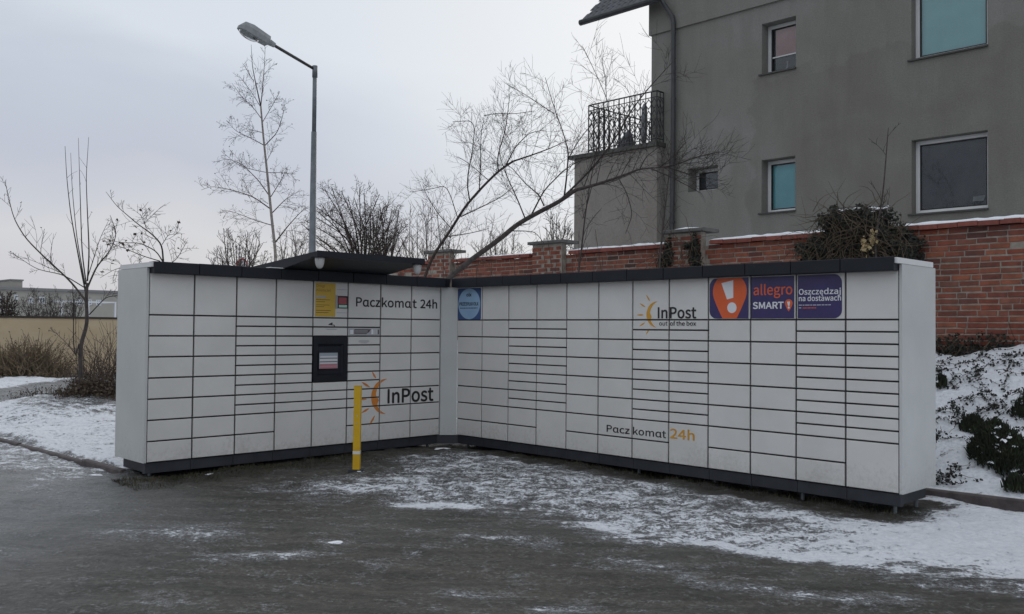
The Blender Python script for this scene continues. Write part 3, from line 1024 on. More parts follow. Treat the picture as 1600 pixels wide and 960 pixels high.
# prints on the left wing
shape('poster', [(1.910, 1.484), (2.181, 1.484), (2.181, 1.872), (1.910, 1.872)], 'print_yellow', left, label='yellow notice with brown print')
words('Drogi', 1.925, 2.035, 1.822, 0.032, 'print_umber', left, y=-.0024)
words('Kliencie!', 1.925, 2.115, 1.772, 0.032, 'print_umber', left, y=-.0024)
for zz, xa, xb, hh_, mm_ in ((1.712, 1.922, 2.05, .022, 'print_grey'), (1.678, 1.92, 2.11, .007, 'print_umber'), (1.655, 1.92, 2.04, .007, 'print_umber'),
                             (1.618, 1.92, 2.10, .006, 'print_umber'), (1.598, 1.92, 2.03, .006, 'print_umber'), (1.555, 1.92, 2.12, .008, 'print_umber'), (1.53, 1.92, 2.09, .008, 'print_umber')):
    shape('print_line', [(xa, zz - hh_ / 2), (xb, zz - hh_ / 2), (xb, zz + hh_ / 2), (xa, zz + hh_ / 2)], mm_, left, y=-.0024)
for zz in (1.80, 1.53):
    shape('print_line', [(2.20, zz), (2.34, zz), (2.34, zz + .006), (2.20, zz + .006)], 'print_grey', left)
rd = MB().box(2.198, 2.345, -0.012, -0.0016, 1.585, 1.728).build('card_reader', 'anthracite', left)
MB().box(2.186, 2.204, -0.014, -0.0016, 1.58, 1.735).build('reader_edge', 'print_grey', rd)
MB().box(2.216, 2.330, -0.0135, -0.0122, 1.632, 1.712).build('reader_display', 'screen_maroon', rd)
MB().box(2.222, 2.334, -0.0135, -0.0122, 1.594, 1.624).build('reader_strip', 'screen_green', rd)
shape('camera_icon', [(2.090, 1.392), (2.098, 1.386), (2.112, 1.392), (2.122, 1.386), (2.166, 1.384), (2.168, 1.372), (2.182, 1.376), (2.170, 1.394), (2.150, 1.392),
                      (2.142, 1.398), (2.152, 1.412), (2.138, 1.418), (2.100, 1.402)], 'print_black', left)
for zz, a, c in ((1.343, 2.05, 2.22), (1.335, 2.07, 2.20), (1.210, 2.52, 2.66), (1.200, 2.51, 2.67), (1.190, 2.52, 2.66), (1.180, 2.54, 2.64)):
    shape('print_line', [(a, zz - .003), (c, zz - .003), (c, zz + .003), (a, zz + .003)], 'print_grey', left)
z0 = 5.5 * Bh + Bh / 2
shape('strip_notice', [(2.376, 1.272), (2.818, 1.272), (2.818, 1.352), (2.376, 1.352)], 'print_grey', left)
shape('strip_figure', [(2.45, 1.284), (2.62, 1.284), (2.665, 1.31), (2.69, 1.345), (2.45, 1.345)], 'screen_dark', left, y=-.0024)
shape('strip_figure', [(2.695, 1.284), (2.725, 1.284), (2.725, 1.338), (2.71, 1.345), (2.695, 1.338)], 'print_white', left, y=-.0024)
for xx in (2.742, 2.772, 2.80):
    shape('strip_figure', [(xx - .011, 1.284), (xx + .008, 1.284), (xx + .008, 1.340), (xx - .011, 1.340)], 'screen_white' if xx != 2.80 else 'screen_dark', left, y=-.0024)
shape('strip_figure', [(2.39, 1.284), (2.435, 1.284), (2.435, 1.335), (2.39, 1.335)], 'print_white', left, y=-.0024)
for k in range(3):
    shape('print_line', [(2.46, 1.297 + .014 * k), (2.64, 1.297 + .014 * k), (2.64, 1.301 + .014 * k), (2.46, 1.301 + .014 * k)], 'print_grey', left, y=-.0032)
for tx_, xa, xb in (('P\u0251cz', 2.469, 2.824), ('kom\u0251', 2.844, 3.294), ('t', 3.317, 3.384), ('24h', 3.440, 3.716)):
    words(tx_, xa, xb, 1.612, 0.110, 'print_black', left, 0.028)
words('InP', 2.946, 3.294, 0.440, 0.178, 'print_black', left, 0.035)
words('ost', 3.316, 3.672, 0.440, 0.178, 'print_black', left, 0.035)
hg = [(k * Bh, 0, 9) for k in (1, 2, 3, 4)] + [(2.5 * Bh, 0, 6 * W), (3.5 * Bh, 0, 6 * W)]
sun_logo(left, (2.944, .741), (2.705, .534), (2.928, .317), (2.772, .540), (2.815, .49),
         [((2.709, .842), (2.772, .751)), ((2.556, .721), (2.685, .65)), ((2.518, .517), (2.642, .51)), ((2.560, .345), (2.678, .399)), ((2.678, .184), (2.765, .311))],
         'print_orange', (LG, hg), 0.014)

# prints on the right wing
hr = [(7 * Bh, 0, 9), (6.5 * Bh, 6 * W, 8 * W), (6 * Bh, 0, 9)]
for tx_, xa, xb, zz, cc, bo in (('In', 3.165, 3.288, 1.484, .118, .03), ('Post', 3.318, 3.640, 1.484, .118, .03), ('out', 3.184, 3.289, 1.411, .044, .02), ('of the box', 3.320, 3.637, 1.411, .044, .02)):
    words(tx_, xa, xb, zz, cc, 'print_black', right, bo)
sun_logo(right, (3.164, 1.661), (3.019, 1.521), (3.150, 1.390), (3.062, 1.524), (3.085, 1.49),
         [((3.012, 1.738), (3.062, 1.666)), ((2.926, 1.646), (3.004, 1.605)), ((2.891, 1.523), (2.982, 1.523)), ((2.926, 1.401), (3.001, 1.441)), ((3.013, 1.313), (3.061, 1.38))],
         'print_amber', (RG, hr), 0.009)
hb = [(2 * Bh, 0, 9), (Bh, 5 * W, 7 * W)]
words('P\u0251cz', 2.490, 2.806, 0.254, 0.075, 'print_black', right, 0.022)
words('kom\u0251t', 2.850, 3.280, 0.254, 0.077, 'print_black', right, 0.022)
words('24h', 3.326, 3.626, 0.258, 0.100, 'print_amber', right, 0.032)
# banner over three top panels
b8, b9, b10, b11 = 8 * W, 9 * W, 10 * W, 11 * W
zb0, zb1 = 1.482, 1.876
shape('banner', rounded(b8 + .018, b9 - .018, zb0, zb1, .075, (1, 0, 0, 1)), 'print_navy', right, label='purple banner with orange exclamation pin')
shape('banner', [(b9 + .012, zb0), (b10 - .016, zb0), (b10 - .016, zb1), (b9 + .012, zb1)], 'print_navy', right, label='purple banner with red and white words')
shape('banner', rounded(b10 + .018, b11 - .03, zb0, zb1, .075, (0, 1, 1, 0)), 'print_navy', right, label='purple banner with white words')


def pin(x0_, x1_, ztop, zbot, clip_hi=None, clip_lo=None):
    cx, hw = (x0_ + x1_) / 2, (x1_ - x0_) / 2
    pts = []
    zc = ztop - hw * 0.95
    for k in range(0, 19):
        a = math.radians(-20 + 220 * k / 18)
        pts.append((cx + hw * math.cos(a), zc + hw * 0.95 * math.sin(a)))
    for k in range(1, 6):
        q = k / 5
        a = math.radians(200)
        xs_, zs_ = cx + hw * math.cos(a), zc + hw * .95 * math.sin(a)
        pts.append((xs_ + (cx - xs_) * (q * .75 + q * q * .25), zs_ + (zbot - zs_) * q))
    for k in range(1, 5):
        q = 1 - k / 5
        a = math.radians(-20)
        xs_, zs_ = cx + hw * math.cos(a), zc + hw * .95 * math.sin(a)
        pts.append((xs_ + (cx - xs_) * (q * .75 + q * q * .25), zs_ + (zbot - zs_) * q))
    return pts


def clip_z(pts, lo, hi):
    for s_, lim in ((1, hi), (-1, lo)):
        res = []
        for p, q in zip(pts, pts[1:] + pts[:1]):
            ip, iq = s_ * p[1] <= s_ * lim, s_ * q[1] <= s_ * lim
            if ip:
                res.append(p)
            if ip != iq:
                tt = (lim - p[1]) / (q[1] - p[1])
                res.append((p[0] + tt * (q[0] - p[0]), lim))
        pts = res
    return pts


shape('pin_logo', clip_z(pin(3.832, 4.212, 1.925, 1.36), zb0 + .001, zb1 - .001), 'print_red', right, y=-.0024)
shape('pin_mark', [(3.930, 1.828), (4.063, 1.855), (4.064, 1.683), (3.994, 1.668)], 'print_white', right, y=-.0034)
shape('pin_mark', [(4.049 + .052 * math.cos(k * math.pi / 10), 1.587 + .052 * math.sin(k * math.pi / 10)) for k in range(20)], 'print_white', right, y=-.0034)
words('allegro', 4.284, 4.688, 1.703, 0.098, 'print_red', right, 0.02, y=-.0024)
words('SMART', 4.276, 4.600, 1.572, 0.066, 'print_white', right, 0.045, y=-.0024)
shape('pin_logo', pin(4.611, 4.689, 1.660, 1.545), 'print_red', right, y=-.0024)
shape('pin_mark', [(4.634, 1.636), (4.664, 1.640), (4.660, 1.600), (4.644, 1.598)], 'print_white', right, y=-.0034)
shape('pin_mark', [(4.651 + .011 * math.cos(k * math.pi / 5), 1.582 + .011 * math.sin(k * math.pi / 5)) for k in range(10)], 'print_white', right, y=-.0034)
words('Oszcz', 4.750, 4.948, 1.698, 0.053, 'print_white', right, 0.03, y=-.0024)
words('e', 4.953, 4.988, 1.698, 0.053, 'print_white', right, 0.03, y=-.0024)
shape('letter_hook', [(4.979, 1.700), (4.972, 1.694), (4.972, 1.687), (4.980, 1.683), (4.989, 1.685), (4.988, 1.689), (4.981, 1.688), (4.979, 1.692), (4.985, 1.700)], 'print_white', right, y=-.0024)
words('dzaj', 4.994, 5.154, 1.698, 0.053, 'print_white', right, 0.03, y=-.0024)
words('na dostawach', 4.750, 5.155, 1.639, 0.050, 'print_white', right, 0.03, y=-.0024)
for zz, a, c, mm_ in ((1.603, 4.750, 5.06, 'print_pale'), (1.578, 4.750, 4.775, 'print_pale'), (1.577, 4.79, 4.92, 'print_red')):
    x = a
    r_ = random.Random(int(zz * 1000))
    while x < c:
        x2 = min(c, x + r_.uniform(.018, .045))
        shape('print_line', [(x, zz - .004), (x2, zz - .004), (x2, zz + .004), (x, zz + .004)], mm_, right, y=-.0024)
        x = x2 + .006
# blue sticker in the first column
shape('sticker', rounded(0.012, 0.452, 1.477, 1.874, 0.02), 'print_blue', right, label='blue square sticker with a pale oval')
shape('sticker_oval', [(0.230 + .207 * math.cos(k * math.pi / 18), 1.676 + .196 * math.sin(k * math.pi / 18)) for k in range(36)], 'print_sky', right, y=-.0024)
words('PRZESYLKI OLX', 0.047, 0.406, 1.653, 0.044, 'print_black', right, 0.035, y=-.0034)
shape('letter_bar', [(0.208, 1.668), (0.2215, 1.676), (0.2215, 1.682), (0.208, 1.674)], 'print_black', right, y=-.0056)
x = 0.062
r_ = random.Random(4)
while x < 0.385:
    x2 = min(0.39, x + r_.uniform(.02, .05))
    shape('print_line', [(x, 1.617), (x2, 1.617), (x2, 1.627), (x, 1.627)], 'print_black', right, y=-.0034)
    x = x2 + .007
words('olx', 0.178, 0.276, 1.768, 0.046, 'print_black', right, 0.05, y=-.0034)

# ------------------------------------------------------------------ bollard
bp_ = spot(557, 737, 'z', -0.15)
bx_, by_ = float(bp_[0]), float(bp_[1])
bl = empty('bollard', (bx_, by_, gz(bx_, by_)))
tag(bl, 'yellow square steel post with a pale reflective band', 'bollard')
top = 0.745 - gz(bx_, by_)
hw = 0.036
MB().box(-hw, hw, -hw, hw, -0.1, top).build('post', 'bollard_yellow', bl)
MB().box(-hw - .003, hw + .003, -hw - .003, hw + .003, top + 0.0005, top + 0.006).build('cap', 'bollard_yellow', bl)
MB().box(-hw - .0016, hw + .0016, -hw - .0016, hw + .0016, 0.165, 0.198).build('reflective_band', 'band_silver', bl)
r_ = random.Random(5)
for k in range(7):
    z = (0.62, 0.585, 0.60, 0.70, 0.42, 0.50, 0.55)[k] * top / 0.9
    x = r_.uniform(-.02, .02)
    pts = [(x + r_.uniform(.004, .011) * math.cos(a), z + r_.uniform(.006, .016) * math.sin(a)) for a in np.linspace(0, 6.28, 8)[:-1]]
    s_ = (k % 2)
    vv = [(p[0], -hw - .0012, p[1]) if s_ else (hw + .0012, p[0], p[1]) for p in pts]
    MB().add(vv, [tuple(range(len(vv)))]).build('paint_chip', 'bollard_chip', bl)
MB().box(-.075, .075, -.075, .075, -.03, .006).build('base_plate', 'plinth', bl)
bl.rotation_euler = (0.004, 0.006, YAW)

# ------------------------------------------------------------------ brick wall
wall = empty('brick_wall', (-3, WALL_Y, 1.0))
tag(wall, 'old red brick garden wall with coping and piers in front of the grey house', 'wall')
WX0, WX1, WZ0, WZ1 = -9.0, 8.2, 0.35, 2.72
OX, OY, OZ = -3, WALL_Y, 1.0
PIERS = ((-0.05, 0.64), (-3.12, -2.36), (-6.2, -5.5))


def wl_(x0_, x1_, y0_, y1_, z0_, z1_):
    return (x0_ - OX, x1_ - OX, y0_ - OY, y1_ - OY, z0_ - OZ, z1_ - OZ)


mc = MB().box(*wl_(WX0, WX1, WALL_Y + 0.0055, WALL_Y + 0.25, WZ0, WZ1))
for a, c in PIERS:
    mc.box(*wl_(a + .008, c - .008, WALL_Y - 0.1145, WALL_Y + 0.005, WZ0, 2.94))
mc.build('mortar_core', 'mortar', wall)
BL, BHt, CZ, CX = 0.230, 0.0600, 0.0772, 0.245
r_ = random.Random(21)


def brick_geo(l, h, jit, rr):
    q = MB().cbox(0, l, 0, 0.03, 0, h, 0.006)
    q.v = [(a + rr.uniform(-jit, jit), b_ + (rr.uniform(-jit, jit) * .6 if b_ < .02 else 0), c + rr.uniform(-jit, jit)) for a, b_, c in q.v]
    return q


bvar = [brick_geo(BL, BHt, .004, r_).mesh('brick', 'brick') for _ in range(6)]
hvar = [brick_geo(0.112, BHt, .004, r_).mesh('brick', 'brick') for _ in range(4)]
cands = []
row = 0
z = WZ0
while z + BHt < WZ1 + .01:
    x = WX0 + (0.5 * CX if row % 2 else 0) + r_.uniform(-.03, .03)
    while x < WX1 - 0.1:
        half = r_.random() < 0.10
        l = 0.112 if half else BL
        inpier = any(a - 0.02 < x + l * .5 < c + 0.02 for a, c in PIERS)
        if not inpier:
            cands.append((x, WALL_Y - r_.uniform(0, .006), z + r_.uniform(-.003, .003), half))
        x += l + r_.uniform(.010, .020)
    z += CZ
    row += 1
for a, c in PIERS:                       # pier courses
    z, row = WZ0, 0
    while z + BHt < 2.95:
        x = a if row % 2 == 0 else a - 0.0
        seq = (BL, BL, 0.112) if row % 2 == 0 else (0.112, BL, BL)
        sc = (c - a + .012) / (2 * BL + .112 + .036)
        for l in seq:
            cands.append((x, WALL_Y - 0.12 - r_.uniform(0, .005), z, l < .2))
            x += (l + .012) * sc
        z += CZ
        row += 1


def visible(x, z, y):                    # roughly what the lockers and banks leave to see
    d = np.array([x, y, z]) - CAM
    dep = d @ _F
    px, py = 800 + FPX * (d @ _R) / dep, 480 - FPX * (d @ _U) / dep
    if px < 600 or px > 1625 or py > 560:
        return 0
    lim = 432 - (px - 700) * 0.045 if px < 1400 else (418 if px < 1462 else 999)
    return 1 / dep if py < lim else 0


sc_ = sorted(((visible(x, z, y), i) for i, (x, y, z, h) in enumerate(cands)), reverse=True)
own = {i for s_, i in sc_[:300] if s_ > 0}
rest = MB()
for i, (x, y, z, half) in enumerate(cands):
    if r_.random() < 0.012:
        y += 0.02                         # a worn, set-back brick
    if i in own:
        o = link('brick', r_.choice(hvar if half else bvar), wall, (x - OX, y - OY, z - OZ))
        o.rotation_euler = (0, r_.uniform(-.012, .012), r_.uniform(-.01, .01))
    else:
        q = brick_geo(0.112 if half else BL, BHt, .004, r_)
        rest.add([(a + x - OX, b_ + y - OY, c + z - OZ) for a, b_, c in q.v], q.f)
rb = rest.build('far_bricks', 'brick', wall)
rb['kind'] = 'stuff'
# coping: a row of slanting clay coping bricks, snow lying on it
cm = [MB().add([(0.003, -0.075, 0), (.246, -0.075, 0), (.246, .28, 0.02), (0.003, .28, 0.02), (0.003, -0.07, .062), (.246, -0.07, .062), (.246, .28, .10), (0.003, .28, .10)],
               [(3, 2, 1, 0), (4, 5, 6, 7), (0, 1, 5, 4), (1, 2, 6, 5), (2, 3, 7, 6), (3, 0, 4, 7)]).mesh('coping_brick', 'coping_red')]
x = WX0
while x < WX1:
    if not any(a - .2 < x < c - .02 for a, c in PIERS):
        o = link('coping_brick', cm[0], wall, (x - OX, 0 + r_.uniform(-.006, .006), WZ1 + .012 - OZ + r_.uniform(-.004, .004)))
        o.rotation_euler = (r_.uniform(-.02, .02), r_.uniform(-.01, .01), 0)
    x += 0.25
for (a, c) in ((0.72, 2.95), (2.95, WX1), (-2.30, -0.10), (-5.4, -3.2)):
    q = MB()
    n_ = max(4, int((c - a) / 0.04))
    xs = np.linspace(a, c, n_)
    vs, fs = [], []
    thin = 0.3 if a < -3 else (0.75 if a < 0 else 1.0)
    for k, xx in enumerate(xs):
        h = max(0.002, (0.030 + 0.045 * vnoise(xx, 0.3, 2.2, 31) + 0.03 * vnoise(xx, .7, 9, 32)) * thin * .6)
        if 2.5 < xx < 3.0 and a > 0.5:
            h *= .4
        fr = -0.055 + 0.05 * vnoise(xx, 1.3, 5, 33) + (0.05 if thin < .5 else 0)
        zb = WZ1 + .075
        vs += [(xx - OX, fr, zb - OZ - .004), (xx - OX, fr + .004, zb - OZ + h * .8), (xx - OX, .10, zb - OZ + h + .03), (xx - OX, .27, zb - OZ + .05)]
    for k in range(n_ - 1):
        for j in range(3):
            fs.append((k * 4 + j, (k + 1) * 4 + j, (k + 1) * 4 + j + 1, k * 4 + j + 1))
    fs += [(0, 1, 2, 3), tuple((n_ - 1) * 4 + j for j in (3, 2, 1, 0))]
    q.add(vs, fs).build('snow_cover', 'snow', wall, smooth=True)
for i, (a, c) in enumerate(PIERS):
    cap = MB().cbox(*wl_(a - .07, c + .07, WALL_Y - .19, WALL_Y + .27, 2.945, 3.0), .01).build('pier_cap', 'cap_concrete', wall)
    if i == 0:
        MB().add([(p[0] - OX, p[1] - OY, p[2] - OZ) for p in [(a + .1, WALL_Y - .13, 3.001), (c + .03, WALL_Y - .14, 3.001), (c + .04, WALL_Y + .3, 3.001), (a, WALL_Y + .3, 3.001), (a + .3, WALL_Y, 3.045), (c - .15, WALL_Y + .1, 3.03)]],
                 [(0, 1, 4), (1, 5, 4), (1, 2, 5), (2, 3, 5), (3, 4, 5), (3, 0, 4)]).build('snow_cover', 'snow', cap)

# ------------------------------------------------------------------ house
HY = 10.0
house = empty('house', (0, HY, 1.0))
tag(house, 'two storey grey rendered house with white windows behind the brick wall', 'house')
HX0, HX1, HZ0, HZ1 = -4.43, 9.0, 1.0, 8.47


def hb_(q, x0_, x1_, y0_, y1_, z0_, z1_):
    return q.box(x0_, x1_, y0_ - HY, y1_ - HY, z0_ - 1, z1_ - 1)


WINS = [  # opening x0, x1, z0, z1, reveal, fill, kind
    (1.76, 3.13, 3.64, 5.06, .20, 'room_dark', 'big'),
    (1.76, 3.13, 6.62, 8.05, .20, 'blind_cyan', 'big'),
    (-1.46, -0.655, 6.96, 8.06, .26, 'blind_rose', 'roller'),
    (-1.46, -0.665, 3.93, 5.08, .26, 'blind_teal', 'small'),
    (-3.37, -2.56, 4.57, 5.12, .34, 'room_dark', 'tiny'),
    (5.2, 6.6, 3.64, 5.06, .20, 'room_dark', 'big'), (5.2, 6.6, 6.62, 8.05, .20, 'room_dark', 'big')]
xb = sorted({HX0, HX1} | {q for w_ in WINS for q in w_[:2]})
zb = sorted({HZ0, HZ1} | {q for w_ in WINS for q in w_[2:4]})
hm = MB()
for i in range(len(xb) - 1):
    for j in range(len(zb) - 1):
        cx, cz = (xb[i] + xb[i + 1]) / 2, (zb[j] + zb[j + 1]) / 2
        if any(w_[0] < cx < w_[1] and w_[2] < cz < w_[3] for w_ in WINS):
            continue
        hm.add([(xb[i], 0, zb[j] - 1), (xb[i + 1], 0, zb[j] - 1), (xb[i + 1], 0, zb[j + 1] - 1), (xb[i], 0, zb[j + 1] - 1)], [(0, 1, 2, 3)])
for (a, c, z0, z1, rv, fill, kd) in WINS:
    z0 -= 1
    z1 -= 1
    hm.add([(a, 0, z0), (a, 0, z1), (a, rv + .12, z1), (a, rv + .12, z0)], [(0, 1, 2, 3)])
    hm.add([(c, 0, z0), (c, 0, z1), (c, rv + .12, z1), (c, rv + .12, z0)], [(3, 2, 1, 0)])
    hm.add([(a, 0, z1), (c, 0, z1), (c, rv + .12, z1), (a, rv + .12, z1)], [(0, 1, 2, 3)])
    hm.add([(a, 0, z0), (c, 0, z0), (c, rv + .12, z0), (a, rv + .12, z0)], [(3, 2, 1, 0)])
hm.add([(HX0, 0, 0), (HX0, 8, 0), (HX0, 8, HZ1 - 1), (HX0, 0, HZ1 - 1)], [(0, 3, 2, 1)])
hm.add([(HX1, 0, 0), (HX1, 8, 0), (HX1, 8, HZ1 - 1), (HX1, 0, HZ1 - 1)], [(0, 1, 2, 3)])
hm.build('wall', 'stucco', house)
hb_(MB(), HX0 - .05, HX1 + .05, HY - .05, HY + 8, HZ1 + .0, 11.5).build('upper_wall', 'stucco', house)
for (a, c, z0, z1, rv, fill, kd) in WINS:
    wn_ = empty('window')
    wn_.parent = house
    wn_.location = (a, rv, z0 - 1)
    w_, h_ = c - a, z1 - z0
    fw = 0.075 if kd != 'tiny' else 0.07
    off = 0.10 if kd != 'tiny' else 0.16            # part of the frame is built into the left reveal
    fr = MB()
    for bb in ((0, fw, 0, h_), (w_ - fw, w_, 0, h_), (fw, w_ - fw, 0, fw), (fw, w_ - fw, h_ - fw, h_)):
        fr.cbox(bb[0], bb[1], 0.0, 0.075, bb[2], bb[3], .006)
    fr.build('frame', 'pvc_white', wn_)
    sa = MB()
    g_ = fw + .004
    for bb in ((g_, g_ + .022, g_, h_ - g_), (w_ - g_ - .022, w_ - g_, g_, h_ - g_), (g_ + .022, w_ - g_ - .022, g_, g_ + .022), (g_ + .022, w_ - g_ - .022, h_ - g_ - .022, h_ - g_)):
        sa.box(bb[0], bb[1], 0.018, 0.06, bb[2], bb[3])
    sa.build('gasket', 'pvc_dark', wn_)
    MB().box(g_ + .02, w_ - g_ - .02, .030, .036, g_ + .02, h_ - g_ - .02).build('pane', 'pane_glass', wn_)
    if kd == 'roller':
        MB().box(fw + .08, w_ - .01, .060, .068, h_ * .36, h_ - .02).build('blind', 'blind_rose', wn_)
        MB().box(.0, w_, .085, .09, 0, h_).build('room', 'room_dark', wn_)
        MB().box(fw + .03, w_ - fw, .0135, .029, h_ * .345, h_ * .37).build('bar', 'pvc_white', wn_)
        MB().tube([(.42, .072, .1), (.44, .072, .2), (.43, .072, .27)], [.03, .022, .02], 8).build('figurine', 'cover_pale', wn_)
    else:
        MB().box(0.0, w_, .066, .074, 0, h_).build('blind' if 'blind' in fill else 'room', fill, wn_)
    if (a, z0) == (1.76, 3.64):
        MB().add([(1.02, .052, .17), (1.22, .052, .17), (1.24, .052, .27), (1.03, .052, .26)], [(0, 1, 2, 3)]).build('paper', 'cover_pale', wn_)
    if kd != 'tiny':
        MB().box(-.06, w_ + .01, -rv - .05, -.004, -.035, -.004).build('sill', 'sill_dark', wn_)
# drainpipe with an offset under the eaves
px_ = -3.72
pts = [(px_ - .32, -.22, 8.25), (px_ - .2, -.16, 8.02), (px_ - .03, -.12, 7.75), (px_, -.11, 7.6), (px_, -.10, 5), (px_ - .03, -.10, 2.0), (px_ - .03, -.10, 0)]
dp = MB().tube(pts, .055, 10).build('drainpipe', 'pipe_dark', house, smooth=True)
for z in (7.35, 5.8, 4.3, 2.9):
    MB().tube([(px_, -.10, z - .02), (px_, -.10, z + .02)], .064, 10).build('bracket', 'pipe_dark', dp)
# eave left of the corner: gutter, soffit and tiles
E0, E1, EY, EZ = -6.26, -4.2, 9.6, 9.08
roof = MB()
ry1 = 12.8
rz1 = EZ + .12 + (ry1 - EY) * 0.98
hbv = [(E0, EY, EZ + .08), (E1 + .2, EY, EZ + .08), (E1 + .2, ry1, rz1), (E0, ry1, rz1), (E0, EY, EZ - .02), (E1 + .2, EY, EZ - .02), (E1 + .2, ry1, rz1 - .12), (E0, ry1, rz1 - .12)]
rf = roof.add([(x, y - HY, z - 1) for x, y, z in hbv], [(0, 1, 2, 3), (7, 6, 5, 4), (4, 5, 1, 0), (5, 6, 2, 1), (6, 7, 3, 2), (7, 4, 0, 3)]).build('roof', 'metal_dark', house)
tmh = MB().add([(0.003, 0, .0), (.177, 0, .0), (.177, .2, .192), (.003, .2, .192), (0.003, -.004, .024), (.060, -.006, .034), (.12, -.006, .034), (.177, -.004, .024), (.177, .2, .214), (.12, .2, .222), (.06, .2, .222), (.003, .2, .214)],
               [(0, 1, 7, 6, 5, 4), (4, 5, 10, 11), (5, 6, 9, 10), (6, 7, 8, 9), (0, 4, 11, 3), (1, 2, 8, 7)]).mesh('roof_tile', 'roof_tile')
for j in range(9):
    for i in range(12):
        link('roof_tile', tmh, rf, (E0 + i * .182 + (.09 if j % 2 else 0) - .05, EY - HY - .02 + j * .165, EZ - 1 + .095 + j * .1635))
gt = MB().tube([(E0 - .05, EY - .07 - HY, EZ - 1 + .03), (E1 + .3, EY - .07 - HY, EZ - 1 + .03)], .075, 10).build('gutter', 'metal_dark', rf)
# annex with the terrace
AX0, AX1, AY, AZ = -6.62, -4.03, 9.7, 5.70
hb_(MB(), AX0, AX1, AY, 15.5, 1.0, AZ).build('annex_wall', 'stucco_annex', house)
hb_(MB(), AX0 - .14, AX1 + .04, AY - .08, 15.6, AZ + .002, AZ + .10).build('terrace_slab', 'sill_dark', house)
# wrought iron railing
rl = empty('balcony_railing')
rl.parent = house
rl.location = (0, 0, AZ + .10 - 1)
RT = 1.22


def rail_run(p, q, n_, scroll):
    p, q = np.array(p, float), np.array(q, float)
    d = q - p
    L = np.linalg.norm(d)
    u = d / L
    br = MB()
    for zz, rr in ((RT, .018), (RT - .14, .012), (.09, .012)):
        br.tube([(*p, zz), (*q, zz)], rr, 6)
    br.build('rail', 'metal_dark', rl)
    for i in range(n_ + 1):
        c = p + d * i / n_
        m_ = MB().tube([(*c, 0), (*c, RT)], .012 if i % 3 else .016, 5)
        if i < n_:
            m0 = p + d * (i + .5) / n_
            hw_ = L / n_ * .46
            for zc, hh in ((.30, .17), (.62, .16), (.93, .12)):
                for sgn in (-1, 1):
                    pts_ = []
                    for k in range(15):                      # S and C scrolls between the bars
                        a = -1.2 * math.pi + k / 14 * 2.4 * math.pi
                        rr = hw_ * (.25 + .75 * (1 - abs(k - 7) / 7))
                        o_ = sgn * rr * math.cos(a * .62)
                        pts_.append((*(m0 + u * o_), zc + hh * math.sin(a * .5) * (1 if sgn > 0 else .9)))
                    m_.tube(pts_, .0115, 4)
        m_.build('baluster', 'metal_dark', rl)


yA = AY - HY + .02
rail_run((-6.17, yA), (-4.06, yA), 13, True)
rail_run((-6.17, yA), (-6.17, yA + 4.2), 20, True)
rail_run((-4.06, yA), (-4.06, yA + .26), 2, True)
# things left on the terrace
c_ = spot(1006, 235, 'y', 11.0)
pr = empty('folded_parasol', (c_[0], 11.0, AZ + .102))
tag(pr, 'pale grey closed parasol standing on the terrace behind the railing', 'parasol')
MB().tube([(0, 0, 0), (0, 0, .55)], .03, 8).build('pole', 'galvanised', pr)
MB().tube([(0, 0, .35), (0, 0, .5), (.01, 0, .9), (.01, 0, 1.25), (0, 0, 1.36)], [.05, .075, .085, .07, .02], 10).build('canopy', 'cover_pale', pr, smooth=True)
MB().tube([(0, 0, 0), (0, 0, .06)], .2, 14).build('base', 'cap_concrete', pr)
c_ = spot(978, 236, 'y', 10.9)
ch = empty('covered_chairs', (c_[0], 10.9, AZ + .102))
tag(ch, 'stack of terrace chairs under a dark grey cover on the terrace', 'chairs')
MB().tube([(0, 0, 0.02), (0, 0, .3), (.03, .02, .45), (.07, .02, .62), (.10, 0, .72)], [.26, .24, .19, .11, .04], 9).build('cover', 'cover_grey', ch, smooth=True)
MB().box(-.28, .28, -.28, .28, 0, .018).build('base', 'metal_dark', ch)

# ------------------------------------------------------------------ trees
def unit(v_):
    return v_ / (np.linalg.norm(v_) + 1e-9)


def curve_through(pts, n_):
    P = np.array(pts, float)
    if len(P) < 3:
        t_ = np.linspace(0, 1, n_)[:, None]
        return P[0] * (1 - t_) + P[-1] * t_
    s_ = np.concatenate([[0], np.cumsum(np.linalg.norm(np.diff(P, axis=0), axis=1))])
    t_ = np.linspace(0, s_[-1], n_)
    out_ = np.stack([np.interp(t_, s_, P[:, k]) for k in range(3)], 1)
    for _ in range(2):
        out_[1:-1] = (out_[:-2] + 2 * out_[1:-1] + out_[2:]) / 4
    return out_


